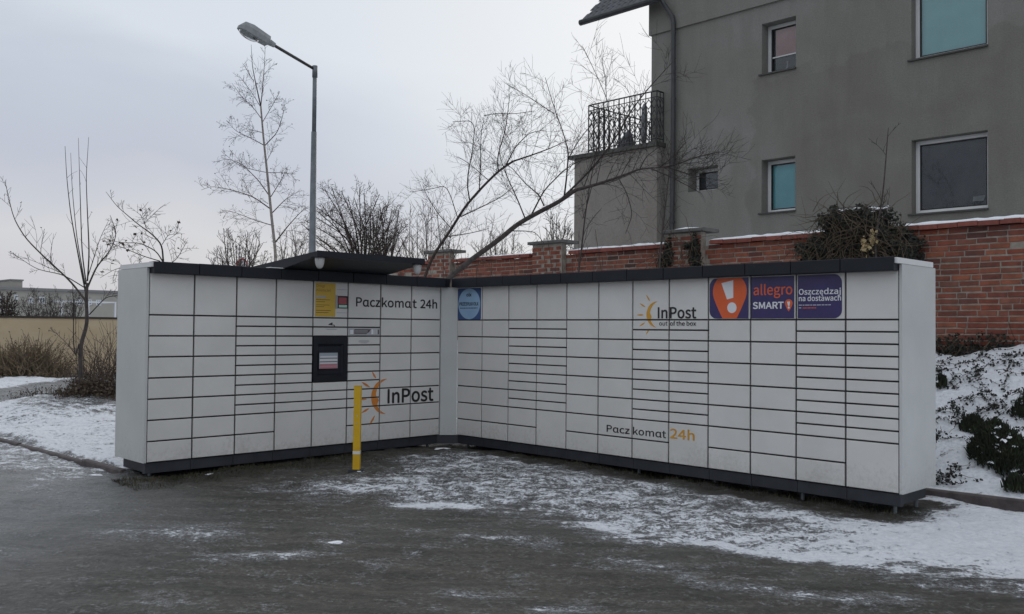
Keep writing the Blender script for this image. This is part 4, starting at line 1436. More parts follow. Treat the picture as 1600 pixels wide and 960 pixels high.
class Tree:
    """bare tree: limbs are given or grown, side shoots are grown from them"""
    def __init__(self, seed):
        self.r = np.random.RandomState(seed)
        self.trunk, self.twigs = MB(), MB()
        self.tips = []

    kr = 1.0

    def limb(self, pts, r0, r1, thick=True, n_=None):
        r0, r1 = r0 * self.kr, r1 * self.kr
        P = curve_through(pts, n_ or max(6, len(pts) * 4))
        rad = np.linspace(r0, r1, len(P))
        (self.trunk if thick else self.twigs).tube(P, rad, 7 if r0 > .02 else 5)
        return P, rad

    def shoots(self, P, rad, count, length, spread, up, depth, lo=0.15, hi=1.0, curl=0.12, rs=0.6, rmin=.0035, taper_len=0.6, axis=None):
        r_ = self.r
        for k in range(count):
            q = lo + (hi - lo) * (k + r_.rand()) / count
            i = min(len(P) - 2, int(q * (len(P) - 1)))
            base = P[i]
            T = unit(P[i + 1] - P[i])
            side = unit(np.cross(T, r_.randn(3)))
            d = unit(T * (1 - spread) + side * spread + np.array([0, 0, up]))
            L = length * (1 - taper_len * q) * r_.uniform(.55, 1.25)
            n_ = 6 if depth > 0 else 5
            pts = [base]
            dd = d
            bend = r_.randn(3) * curl * .8
            for s_ in range(n_ - 1):
                dd = unit(dd + bend + r_.randn(3) * curl * .5 + np.array([0, 0, up * .12]))
                pts.append(pts[-1] + dd * L / (n_ - 1))
            r0 = max(rmin, rad[i] * rs * r_.uniform(.7, 1.1))
            rr = np.linspace(r0, max(rmin * .6, r0 * .3), n_)
            pts = np.array(pts)
            self.twigs.tube(pts, rr, 4 if r0 > .008 else 3, cap=False)
            self.tips.append((pts[-1], dd))
            if depth > 0:
                self.shoots(pts, rr, max(2, int(count * .55)), L * .55, spread, up, depth - 1, .2, 1.0, curl, rs, rmin, taper_len)

    def leaves(self, n_, size, mat_, parent, name='dry_leaves', drop=.02):
        q = MB()
        r_ = self.r
        for k in range(n_):
            p, d = self.tips[r_.randint(len(self.tips))]
            a, c = unit(r_.randn(3)), unit(r_.randn(3))
            s_ = size * r_.uniform(.6, 1.3)
            p = p - np.array([0, 0, drop * r_.rand()])
            q.add([p - a * s_ * .5, p + c * s_ * .35 - a * .1 * s_, p + a * s_ * .5, p - c * s_ * .35], [(0, 1, 2), (0, 2, 3)])
        return q.build(name, mat_, parent)

    def done(self, name, loc, label, group, bark, twig, cat='tree'):
        root = empty(name, loc)
        tag(root, label, cat, group)
        L = np.array(loc, float)
        for q, nm, m_ in ((self.trunk, 'trunk', bark), (self.twigs, 'branches', twig)):
            if q.v:
                q.v = [tuple(x) for x in (np.array(q.v) - L).tolist()]
                q.build(nm, m_, root, smooth=True)
        self.root, self.off = root, L
        return root


def traced(pts, dep, seed, wob=0.25):
    r_ = np.random.RandomState(seed)
    w0 = 0
    out_ = []
    for k, (a, c) in enumerate(pts):
        out_.append(at(a, c, dep + w0))
        w0 += r_.uniform(-wob, wob)
    return out_


def zoomed(pts, ox, oy, s_):
    return [(ox + a / s_, oy + c / s_) for a, c in pts]


# young tree on the verge
T = Tree(3)
T.kr = .72
g = lambda *p: zoomed(p, 0, 200, 1.919)
D1 = 15.6
base = spot(125, 640, 'z', -0.05)
main, rad = T.limb([base] + traced(g((242, 800), (241, 650), (262, 590), (258, 500), (262, 465)), D1, 1, .05), .062, .036)
LIMBS = [(g((258, 520), (212, 460), (130, 385), (75, 330), (40, 270), (15, 160)), .026, .006, 10, 0.8),
         (g((262, 480), (290, 415), (330, 370), (352, 318), (330, 262)), .024, .005, 11, 0.6),
         (g((258, 500), (238, 400), (212, 260), (200, 150), (195, 55)), .019, .005, 3, 0.35),
         (g((262, 490), (246, 380), (242, 250), (235, 30)), .018, .004, 2, 0.3),
         (g((262, 460), (268, 380), (262, 250), (258, 150), (266, 28)), .019, .004, 4, 0.4),
         (g((255, 470), (230, 330), (216, 180), (212, 75)), .014, .004, 2, 0.25),
         (g((268, 560), (320, 505), (350, 505), (400, 480)), .015, .005, 8, 0.5),
         (g((255, 480), (190, 440), (110, 425), (30, 370)), .014, .004, 10, 0.45),
         (g((264, 445), (300, 330), (325, 280)), .012, .004, 8, 0.4),
         (g((236, 650), (226, 690), (220, 640), (221, 560), (218, 470)), .018, .006, 4, 0.25),
         (g((244, 790), (232, 740), (228, 650), (226, 520)), .012, .004, 5, 0.3),
         (g((228, 680), (200, 645), (150, 600)), .009, .004, 7, 0.35)]
for k, (p, r0, r1, n_, ln) in enumerate(LIMBS):
    P, rd_ = T.limb(traced(p, D1, 10 + k, .22), r0, r1, thick=k < 2)
    T.shoots(P, rd_, n_, ln, .55, .25, 1 if n_ > 5 else 0, .25, 1.0, curl=.08, rs=.45, rmin=.0032)
T.done('young_tree', base, 'small bare tree with upright shoots on the snowy verge left of the lockers', 'bare trees', 'bark_grey', 'twig_grey')
q = T.leaves(26, .05, 'leaf_dry', T.root)
q.location = tuple(-T.off)

# leaning shoots with a few dry leaves behind the left end
T = Tree(8)
T.kr = .72
base = np.array([-4.6, -2.2, gz(-4.6, -2.2)])
D2 = 14.2
P0, rd0 = T.limb([base, at(250, 520, D2), at(254, 440, D2), at(255, 405, D2)], .04, .022)
for k, (p, r0) in enumerate([(g((490, 405), (486, 350), (455, 318), (415, 290), (350, 235), (318, 192)), .020), (g((490, 405), (470, 370), (420, 345), (360, 345), (310, 330)), .014),
                             (g((490, 420), (530, 395), (562, 338)), .010), (g((486, 350), (505, 320), (535, 318)), .008), (g((480, 400), (430, 385), (370, 360), (330, 345)), .012),
                             (g((470, 420), (400, 420), (350, 420), (300, 450)), .012), (g((440, 300), (425, 270), (420, 258)), .007)]):
    P, rd_ = T.limb(traced(p, D2, 40 + k, .2), r0, .004, thick=False)
    T.shoots(P, rd_, 8, .5, .6, .12, 1, .2, rs=.45, rmin=.0032)
T.done('leaning_sapling', base, 'thin bare sapling with a few curled brown leaves above the left locker end', 'bare trees', 'bark_grey', 'twig_grey')
q = T.leaves(46, .065, 'leaf_dry', T.root)
q.location = tuple(-T.off)

# birch
T = Tree(14)
T.kr = .72
g2 = lambda *p: zoomed(p, 300, 20, 2.4)
D3 = 26
b0 = at(430, 405, D3)
base = np.array([b0[0], b0[1], gz(b0[0], b0[1])])
trk_, trd = T.limb([base] + traced(g2((314, 900), (302, 800), (290, 680), (280, 580), (270, 490), (262, 400), (258, 350)), D3, 2, .12), .085, .032, n_=40)
T.limb(traced(g2((258, 352), (240, 270), (226, 200), (222, 120)), D3, 3, .1), .028, .006, False)
T.shoots(*T.limb(traced(g2((258, 352), (266, 270), (272, 190), (275, 130)), D3, 4, .1), .022, .005, False), 12, .9, .55, .3, 1, .1, rs=.36, rmin=.0038)
for k, (p, r0, n_, ln) in enumerate([(g2((314, 860), (360, 800), (410, 745), (438, 725)), .03, 9, .8), (g2((302, 750), (350, 700), (400, 670)), .022, 10, .8),
                                     (g2((296, 690), (340, 620), (355, 580)), .018, 10, .7), (g2((282, 600), (330, 600), (390, 605)), .013, 9, .6),
                                     (g2((272, 500), (320, 450), (340, 390), (352, 320)), .020, 11, .7), (g2((265, 410), (300, 350), (328, 300)), .014, 9, .6),
                                     (g2((300, 740), (230, 690), (150, 665), (75, 650), (35, 665)), .026, 14, .9), (g2((292, 690), (250, 630), (190, 570), (130, 545), (95, 560)), .022, 14, .9),
                                     (g2((275, 500), (220, 470), (165, 445), (130, 405)), .018, 12, .7), (g2((268, 450), (220, 440), (190, 430)), .011, 8, .5),
                                     (g2((262, 400), (225, 350), (190, 320), (150, 265)), .016, 12, .7), (g2((258, 355), (225, 300), (175, 235)), .013, 10, .6),
                                     (g2((284, 600), (230, 590), (170, 570), (110, 520)), .013, 11, .6), (g2((308, 800), (240, 780), (150, 745), (110, 740)), .018, 12, .8),
                                     (g2((232, 260), (215, 230), (190, 190)), .009, 8, .4), (g2((278, 560), (300, 520), (318, 470)), .010, 8, .5)]):
    P, rd_ = T.limb(traced(p, D3, 60 + k, .35), r0 * 1.05, .006, False)
    T.shoots(P, rd_, int(n_ * 1.2), ln * 1.1, .55, .06, 1, .15, curl=.14, rs=.36, rmin=.0038)
T.done('birch_tree', base, 'slender bare birch behind the left wing, beside the street lamp', 'bare trees', 'bark_birch', 'twig_birch')
q = T.leaves(260, .045, 'leaf_dry', T.root)
q.location = tuple(-T.off)


def fan_tree(seed, name, px, ytop, pxw, dep, label, bark, twig, stems, lvl, rmin, up=.35, r0=.05, group='bare trees', yb=402, cat='tree', cnt=8, stem0=None, spread=.55):
    """dense many-stemmed crown between px-pxw and px+pxw, top at ytop"""
    T = Tree(seed)
    r_ = T.r
    b0 = at(px, yb, dep)
    base = np.array([b0[0], b0[1], gz(b0[0], b0[1])])
    st = at(px, stem0 or yb, dep)
    if stem0 or yb:
        T.limb([base, (base + st) / 2 + r_.randn(3) * .05, st], r0 * 1.6, r0 * 1.1)
    for k in range(stems):
        f_ = -1 + 2 * (k + r_.rand()) / stems
        tx = px + pxw * f_ * .85
        ty = yb - (yb - ytop) * math.sqrt(max(.10, 1 - .72 * f_ * f_)) * r_.uniform(.62, 1.0)
        tip = at(tx, ty, dep + r_.uniform(-1, 1) * pxw / FPX * dep * .8)
        mid = st + (tip - st) * np.array([.72, .72, .42]) + r_.randn(3) * .1
        P, rd_ = T.limb([st, mid, tip], r0 * r_.uniform(.5, .9), rmin * 1.3, thick=k % 3 == 0)
        L = np.linalg.norm(tip - st)
        T.shoots(P, rd_, cnt, L * .45, spread, up, lvl, .25, 1.0, .14, .6, rmin, .45)
    return T.done(name, base, label, group, bark, twig, cat)


def crown_tree(seed, stem, cx, cy, rx, ry, dep, label, n_, cnt, name='dense_tree', group='bare trees', rk=1.0, rm=.0052, twig='bark_dark', yb=420):
    """round crown: limbs run from the stem to points on an ellipse and fill it with twigs"""
    T = Tree(seed)
    r_ = T.r
    b0 = at(stem[0], yb, dep)
    base = np.array([b0[0], b0[1], min(gz(b0[0], b0[1]), at(stem[0], stem[1], dep)[2] - .3)])
    st = at(stem[0], stem[1], dep)
    T.limb([base, (base + st) / 2 + r_.randn(3) * .06, st], .13 * rk, .09 * rk)
    for k in range(n_):
        al = math.radians(-14 + 208 * (k + r_.rand()) / n_)
        q_ = r_.uniform(.72, 1.0)
        tip = at(cx + rx * q_ * math.cos(al), cy - ry * q_ * math.sin(al), dep + r_.uniform(-.9, .9) * rx / FPX * dep)
        mid = st + (tip - st) * np.array([.42, .42, .58]) + r_.randn(3) * .16
        P, rd_ = T.limb([st, mid, tip], .045 * rk * r_.uniform(.6, 1), .010, thick=k % 3 == 0)
        L = np.linalg.norm(tip - st)
        T.shoots(P, rd_, cnt + 2, L * .34, .58, .16, 2, .3, 1.0, .16, .45, rm, .35)
    return T.done(name, base, label, group, 'bark_dark', twig)


crown_tree(31, (566, 452), 546, 362, 84, 74, 30, 'dark bare round-crowned tree right of the street lamp post', 24, 8)
crown_tree(32, (604, 452), 604, 364, 36, 54, 31, 'dark bare bushy tree beside the brick wall end, right of the round-crowned one', 13, 7)
fan_tree(33, 'bare_shrub', 372, 345, 58, 29, 'low bare shrub with reddish twigs behind the left wing roof', 'bark_grey', 'twig_birch', 20, 2, .0055, r0=.035, cat='shrub', group='bare shrubs', cnt=7, yb=450)
fan_tree(34, 'bare_shrub', 455, 350, 40, 31, 'thin bare shrub just left of the lamp post foot', 'bark_grey', 'twig_birch', 12, 2, .0055, r0=.03, cat='shrub', group='bare shrubs', cnt=6, yb=450)
fan_tree(35, 'bare_shrub', 668, 300, 70, 24, 'sprawling pale-twigged shrub behind the left end of the brick wall', 'bark_grey', 'twig_birch', 18, 1, .0045, r0=.022, cat='shrub', group='bare shrubs', cnt=9, yb=470)
fan_tree(36, 'bare_shrub', 780, 345, 56, 27, 'bare shrub behind the brick wall left of its middle pier', 'bark_grey', 'twig_birch', 16, 1, .005, r0=.025, cat='shrub', group='bare shrubs', cnt=9, yb=460)
fan_tree(37, 'bare_shrub', 872, 330, 36, 24, 'bare shrub behind the brick wall between its pier and the terrace annex', 'bark_dark', 'twig_grey', 12, 1, .006, r0=.03, cat='shrub', group='bare shrubs', cnt=9, yb=440)

# two leaning trees between the right wing and the brick wall
g3 = lambda *p: zoomed(p, 640, 80, 2.667)


def lean(pts, y, seed, wob=.28):
    r_ = np.random.RandomState(seed)
    o_, w0 = [], 0
    for a, c in pts:
        o_.append(spot(a, c, 'y', y + w0))
        w0 = np.clip(w0 + r_.uniform(-wob, wob), -1.0, .8)
    return o_


T = Tree(51)
ya = 3.1
p0 = lean(g3((160, 945)), ya, 1)[0]
base = np.array([p0[0] - .55, ya, gz(p0[0] - .55, ya)])
P, rd_ = T.limb([base] + lean(g3((160, 945), (270, 860), (380, 780), (450, 720), (540, 670), (620, 630), (690, 580)), ya, 2, .1), .062, .033, n_=44)
T.shoots(P, rd_, 13, 1.0, .6, .35, 1, .35, 1, .1, .16, .0027)
for k, (p, r0, n_, ln) in enumerate([
        (g3((690, 580), (800, 550), (900, 515), (960, 490), (1060, 485), (1125, 490)), .029, 15, 1.0),
        (g3((1060, 485), (1120, 470), (1200, 440), (1290, 420)), .014, 10, .8), (g3((1080, 486), (1180, 520), (1300, 540)), .014, 11, .8), (g3((1000, 488), (1100, 530), (1210, 590)), .012, 10, .8),
        (g3((1040, 486), (1100, 440), (1150, 380)), .011, 8, .7),
        (g3((620, 628), (680, 570), (750, 500), (800, 440), (860, 360), (920, 250), (1000, 150), (1110, 30)), .020, 16, .9),
        (g3((510, 678), (560, 580), (640, 500), (700, 460), (760, 440)), .018, 13, .9),
        (g3((645, 600), (655, 520), (662, 420), (640, 340), (600, 230), (565, 110)), .019, 14, .9),
        (g3((480, 695), (450, 620), (400, 510), (372, 430), (380, 350)), .016, 13, .9),
        (g3((560, 645), (540, 600), (480, 550), (430, 490), (400, 470)), .015, 11, .8),
        (g3((430, 750), (480, 750), (525, 755), (560, 800)), .012, 6, .6),
        (g3((660, 450), (700, 380), (745, 320), (800, 270)), .012, 11, .8),
        (g3((600, 260), (540, 220), (480, 180), (400, 135)), .009, 10, .8),
        (g3((820, 190), (815, 110), (800, 30)), .008, 8, .7), (g3((830, 420), (832, 330), (824, 200), (760, 60), (720, -20)), .009, 12, .8),
        (g3((960, 490), (985, 440), (1040, 400)), .010, 9, .7), (g3((870, 530), (905, 590), (930, 680), (900, 760)), .010, 7, .6), (g3((760, 560), (740, 640), (720, 700)), .009, 6, .6)]):
    Q, rq = T.limb(lean(p, ya, 80 + k, .3), r0 * (1 if k in (0, 5) else .8), .0045, thick=k in (0, 5))
    T.shoots(Q, rq, int(n_ * 1.15), ln * 1.1, .48, .14, 1, .12, 1, .13, .36, .0025, .35)
T.done('leaning_tree', base, 'thick-trunked bare tree leaning right over the lockers in front of the house', 'leaning trees', 'bark_grey', 'twig_grey')
T = Tree(52)
yb_ = 3.6
p0 = lean(g3((60, 945)), yb_, 1)[0]
base = np.array([p0[0] - .15, yb_, gz(p0[0] - .15, yb_)])
P, rd_ = T.limb([base] + lean(g3((60, 945), (100, 850), (175, 740), (230, 650), (300, 570), (370, 500), (430, 460)), yb_, 2, .1), .036, .019, n_=40)
T.shoots(P, rd_, 13, .9, .6, .3, 1, .35, 1, .1, .2, .0027)
for k, (p, r0, n_, ln) in enumerate([
        (g3((430, 460), (520, 430), (600, 400), (660, 370)), .017, 12, .8), (g3((215, 690), (300, 650), (380, 610), (440, 560)), .012, 11, .8),
        (g3((250, 620), (240, 560), (245, 500), (260, 430), (272, 320), (262, 290), (180, 295)), .013, 14, .8), (g3((290, 580), (295, 480), (297, 350), (310, 280)), .011, 11, .8),
        (g3((370, 500), (365, 440), (400, 330), (418, 180)), .013, 13, .8), (g3((400, 480), (440, 400), (500, 340), (560, 330)), .012, 12, .8),
        (g3((175, 740), (120, 680), (70, 600), (55, 560)), .009, 9, .7), (g3((150, 775), (250, 760), (330, 740)), .010, 9, .7), (g3((330, 540), (250, 470), (200, 440)), .008, 9, .7),
        (g3((200, 695), (170, 600), (150, 560), (90, 575), (0, 588)), .009, 10, .6), (g3((310, 270), (360, 260), (440, 262), (520, 250)), .008, 9, .6)]):
    Q, rq = T.limb(lean(p, yb_, 120 + k, .3), r0, .005, thick=False)
    T.shoots(Q, rq, int(n_ * 1.15), ln * 1.1, .48, .16, 1, .12, 1, .13, .36, .0025, .35)
T.done('leaning_tree', base, 'thinner dark bare tree leaning right beside the canopy, left of the thick one', 'leaning trees', 'bark_dark', 'twig_grey')
# saplings standing against the wall
for k, (pl, lab) in enumerate([(((903, 430), (908, 395), (915, 330), (925, 270), (938, 215)), 'thin sapling stem in front of the brick wall below the terrace annex'),
                               (((1030, 420), (1033, 380), (1040, 320), (1046, 265), (1050, 215)), 'pale thin sapling stem just left of the ivy-grown brick pier'),
                               (((1372, 420), (1366, 385), (1372, 350), (1380, 300), (1384, 250), (1388, 200)), 'pale forked sapling stem in front of the ivy mound')]):
    T = Tree(200 + k)
    yy = 4.15
    q_ = [spot(a, c, 'y', yy) for a, c in pl]
    base = np.array([q_[0][0], yy, gz(q_[0][0], yy)])
    P, rd_ = T.limb([base] + q_, .022, .006, n_=26)
    T.shoots(P, rd_, 9 if k < 2 else 6, .8, .5, .45, 1, .35, 1, .08, .5, .0038)
    T.done('sapling', base, lab, 'saplings by the wall', 'bark_grey', 'twig_grey', 'sapling')
# red-brown shoots rising between the lockers and the left stretch of the wall
T = Tree(230)
base = np.array([-4.2, 4.1, gz(-4.2, 4.1)])
for k in range(34):
    x = -6.6 + 7.0 * T.r.rand()
    b_ = np.array([x, 4.0 + .4 * T.r.rand(), 1.0])
    tip = b_ + np.array([T.r.uniform(-.5, .35), T.r.uniform(-.2, .1), T.r.uniform(1.3, 2.3)])
    P, rd_ = T.limb([b_, (b_ + tip) / 2 + T.r.randn(3) * .06, tip], .008, .0035, False)
    T.shoots(P, rd_, 5, .4, .5, .4, 0, .3, rmin=.003)
T.done('wild_shoots', base, 'reddish wild shoots along the brick wall above the corner of the lockers', None, 'twig_red', 'twig_red', 'shrub')

# ------------------------------------------------------------------ ivy, juniper, verge plants
def leaf_cloud(name, n_, sampler, size, mat_, parent, seed, droop=.4):
    r_ = np.random.RandomState(seed)
    q = MB()
    L = np.array(parent.location) if parent is not None else np.zeros(3)
    for k in range(n_):
        p, nrm = sampler(r_)
        p = np.array(p) - L
        nrm = unit(np.array(nrm) + r_.randn(3) * .55)
        a = unit(np.cross(nrm, r_.randn(3)) + np.array([0, 0, -droop]))
        c = unit(np.cross(nrm, a))
        s_ = size * r_.uniform(.55, 1.35)
        q.add([p, p + a * s_ * .45 + c * s_ * .48 + nrm * .1 * s_, p + a * s_ * 1.0, p + a * s_ * .45 - c * s_ * .48 + nrm * .1 * s_], [(0, 1, 2), (0, 2, 3)])
    return q.build(name, mat_, parent)


def ivy(px_list, y, depth_, n_, label, seed, size=.06):
    """px_list: (px,py,rx,rz) lobes on the wall"""
    lobes = [(spot(a, c, 'y', y), rx, rz) for a, c, rx, rz in px_list]
    c0 = np.mean([l_[0] for l_ in lobes], 0)
    root = empty('ivy', (c0[0], y, min(l_[0][2] - l_[2] for l_ in lobes)))
    tag(root, label, 'ivy', 'ivy on the brick wall')
    wts = np.array([rx * rz for _, rx, rz in lobes])
    wts = wts / wts.sum()

    def smp(r_):
        c, rx, rz = lobes[r_.choice(len(lobes), p=wts)]
        d = unit(r_.randn(3))
        rr = r_.uniform(.45, 1.0) ** .5 * (1 + .22 * math.sin(7 * d[0] + 5 * d[2] + seed))
        d2 = d * rr
        return (c[0] + d2[0] * rx, y - abs(d2[1]) * depth_ + .05, c[2] + d2[2] * rz), (d[0], -abs(d[1]) - .4, d[2] * .6 + .2)
    lf = leaf_cloud('leaves', n_, smp, size, 'leaf_ivy', root, seed)
    lf['kind'] = 'stuff'
    r_ = np.random.RandomState(seed + 1)
    st = MB()
    for k in range(max(6, n_ // 45)):
        (c, rx, rz) = lobes[r_.choice(len(lobes), p=wts)]
        p = np.array([c[0] + r_.uniform(-.8, .8) * rx, y - depth_ * r_.uniform(.5, 1.05), c[2] + r_.uniform(-.6, .95) * rz]) - np.array(root.location)
        pts = [p]
        d = unit(np.array([r_.uniform(-1, 1), r_.uniform(-.35, .1), r_.uniform(-1.2, .6)]))
        for s_ in range(5):
            d = unit(d + r_.randn(3) * .3 + np.array([0, 0, -.12]))
            pts.append(pts[-1] + d * .11)
        st.tube(pts, np.linspace(.006, .002, 6), 3, cap=False)
    st.build('stems', 'leaf_dry', root)
    return root, smp


iv, smp = ivy([(1340, 372, .42, .36), (1318, 350, .34, .24), (1360, 350, .36, .26), (1385, 375, .34, .26), (1290, 395, .42, .24), (1340, 395, .62, .24), (1405, 392, .35, .22)],
              4.62, .42, 15000, 'big dark ivy mound hanging over the brick wall above the right wing', 5, .042)
sc0 = spot(1352, 328, 'y', 4.5)
r_ = np.random.RandomState(6)
for k in range(16):
    p = np.array([sc0[0] + r_.uniform(-.35, .42), 4.5 + r_.uniform(-.15, .1), sc0[2] + r_.uniform(-.05, .02)]) - np.array(iv.location)
    s_ = r_.uniform(.03, .075)
    q = MB()
    vs = [p + np.array([s_ * math.cos(a) * r_.uniform(.7, 1.2), s_ * math.sin(a) * .7, 0]) for a in np.linspace(0, 6.283, 8)[:-1]]
    vs += [p + np.array([0, 0, .02])]
    q.add(vs, [(i, (i + 1) % 7, 7) for i in range(7)]).build('snow_patch', 'snow', iv, smooth=True)
c0 = spot(1358, 378, 'y', 4.15)


def dead(r_):
    s_ = r_.randint(2)
    return (c0[0] + (-.05 if s_ else .06) + r_.randn() * .025, 4.12 + r_.randn() * .02, c0[2] + (-.04 if s_ else .03) + r_.randn() * .06), (0, -1, 0)


leaf_cloud('withered_leaves', 60, dead, .055, 'leaf_pale', iv, 9, 1.2)
ivy([(1046, 396, .10, .30), (1040, 408, .16, .16)], 4.60, .16, 1100, 'dark ivy creeping up the left side of the nearer brick pier', 15, .036)
ivy([(1087, 390, .09, .26), (1078, 384, .14, .05), (1086, 404, .12, .18)], 4.56, .15, 1000, 'dark ivy creeping over the right side of the nearer brick pier', 17, .036)
ivy([(1478, 540, .22, .16), (1500, 548, .3, .10), (1545, 535, .28, .14), (1580, 548, .3, .1)], 4.66, .14, 900, 'low dark creeper at the foot of the brick wall above the snow bank', 19, .035)


def bank_point(px, py):
    """where the ray through a pixel meets the bank"""
    d = ray(px, py)
    t_ = 8.0
    while t_ < 30:
        p = CAM + d * t_
        if p[2] < gz(p[0], p[1]):
            return p
        t_ += .04
    return CAM + d * 15


def evergreen(px, py, rx, rz, n_, label, seed, name='juniper_shrub', snowy=10):
    c = bank_point(px, py)
    root = empty(name, (c[0], c[1], gz(c[0], c[1])))
    tag(root, label, 'shrub', 'evergreen shrubs on the bank')

    def smp_(r_):
        th_, rr_ = r_.uniform(0, 6.283), rx * math.sqrt(r_.rand()) * r_.uniform(.85, 1.1)
        x, y = c[0] + rr_ * math.cos(th_), c[1] + rr_ * math.sin(th_) * .8
        hgt = rz * max(.08, 1 - ((x - c[0]) / (rx * 1.15)) ** 2 - ((y - c[1]) / (rx * 1.15)) ** 2) * (0.65 + .9 * vnoise(x, y, 5, seed) + .35)
        return (x, y, gz(x, y) + hgt * r_.rand() ** .6), (x - c[0], y - c[1], .6)
    q = MB()
    r_ = np.random.RandomState(seed)
    L = np.array(root.location)
    for k in range(n_):
        p, nr = smp_(r_)
        p = np.array(p) - L
        d = unit(np.array(nr) * .8 / rx + r_.randn(3) * .6 + np.array([0, 0, .35]))
        a = unit(np.cross(d, r_.randn(3)))
        s_ = r_.uniform(.03, .075)
        q.add([p - a * .009, p + a * .009, p + d * s_ + a * .003, p + d * s_ - a * .003], [(0, 1, 2, 3)])
    o = q.build('needles', 'leaf_juniper', root)
    o['kind'] = 'stuff'
    st = MB()
    for k in range(int(14 + rx * 20)):
        p, nr = smp_(r_)
        st.tube([(0, 0, 0), (np.array(p) - L) * .5 + np.array([0, 0, .04]), np.array(p) - L], [.01, .007, .003], 4, cap=False)
    st.build('stems', 'bark_dark', root)
    for k in range(snowy):
        p, _ = smp_(r_)
        p = np.array(p)
        p[2] = gz(p[0], p[1]) + rz * max(.1, 1 - ((p[0] - c[0]) / rx) ** 2 - ((p[1] - c[1]) / rx) ** 2) * .92 + .005
        p -= L
        s_ = r_.uniform(.012, .038)
        m_ = MB()
        vs = []
        for ring, (rr, zz) in enumerate(((1, -.1), (.75, .2), (0.3, .3))):
            vs += [p + np.array([s_ * rr * math.cos(a) * 1.2, s_ * rr * math.sin(a), zz * s_ + .008 * r_.randn()]) for a in np.linspace(0, 6.283, 9)[:-1]]
        fs = [(j * 8 + i, j * 8 + (i + 1) % 8, (j + 1) * 8 + (i + 1) % 8, (j + 1) * 8 + i) for j in range(2) for i in range(8)] + [tuple(range(16, 24))]
        m_.add(vs, fs).build('snow_patch', 'snow', root, smooth=True)
    return root


evergreen(1570, 722, .31, .19, 7000, 'large dark juniper patched with snow near the right edge of the bank', 41, snowy=38)
evergreen(1606, 648, .14, .10, 1000, 'dark juniper at the right frame edge above the large one', 42, snowy=7)
evergreen(1519, 676, .12, .08, 700, 'small round dark tuft on the snow left of the large juniper', 43, snowy=2)
evergreen(1590, 768, .12, .07, 500, 'small dark juniper sprig by the kerb at the right edge', 44, snowy=2)
evergreen(1470, 606, .07, .09, 300, 'dark leafy tuft right beside the end panel of the right wing', 45, snowy=3)

# creeping twigs with small dark leaves lying on the snow bank
q, lv = MB(), MB()
r_ = np.random.RandomState(77)
CL = [(1475, 560, 14, 10), (1500, 556, 22, 8), (1560, 585, 26, 14), (1535, 610, 18, 12), (1590, 600, 16, 20), (1480, 590, 8, 14), (1515, 585, 26, 8), (1560, 640, 22, 14),
      (1500, 640, 16, 12), (1475, 655, 8, 12), (1530, 655, 20, 8), (1595, 560, 14, 8), (1505, 665, 12, 6), (1478, 750, 8, 5), (1470, 690, 6, 6), (1548, 560, 26, 6)]
for k in range(150):
    cl = CL[r_.randint(len(CL))]
    a, c = max(1462, cl[0] + r_.randn() * cl[2] * .8), cl[1] + r_.randn() * cl[3] * .8
    if k % 6 == 0:
        a, c = r_.uniform(1462, 1640), r_.uniform(550, 700)
    p = bank_point(a, c)
    th = r_.uniform(0, 6.28)
    pts = []
    for s_ in range(6):
        th += r_.randn() * .45
        p = p + np.array([math.cos(th), math.sin(th) * .8, 0]) * r_.uniform(.03, .06)
        pts.append((p[0], p[1], gz(p[0], p[1]) + .012 + .02 * r_.rand()))
    q.tube(pts, np.linspace(.004, .0018, 6), 3, cap=False)
    dn = r_.rand() * 1.6
    for s_ in range(int(18 * dn) + 4):
        b_ = np.array(pts[r_.randint(6)]) + r_.randn(3) * (.022, .022, .012)
        u = unit(r_.randn(3) + np.array([0, 0, .4]))
        w_ = unit(np.cross(u, r_.randn(3)))
        s2 = r_.uniform(.010, .022)
        lv.add([b_ - u * s2, b_ + w_ * s2 * .7, b_ + u * s2, b_ - w_ * s2 * .7], [(0, 1, 2, 3)])
cr = empty('ground_cover', (5.6, 3.0, 0.6))
tag(cr, 'dark creeping twigs with tiny leaves poking through the snow bank', 'creeper', kind='stuff')
for mb_, nm, m_ in ((q, 'twigs', 'bark_dark'), (lv, 'leaves', 'leaf_ivy')):
    mb_.v = [(a - 5.6, b_ - 3.0, c - .6) for a, b_, c in mb_.v]
    o = mb_.build(nm, m_, cr)
    o['kind'] = 'stuff'


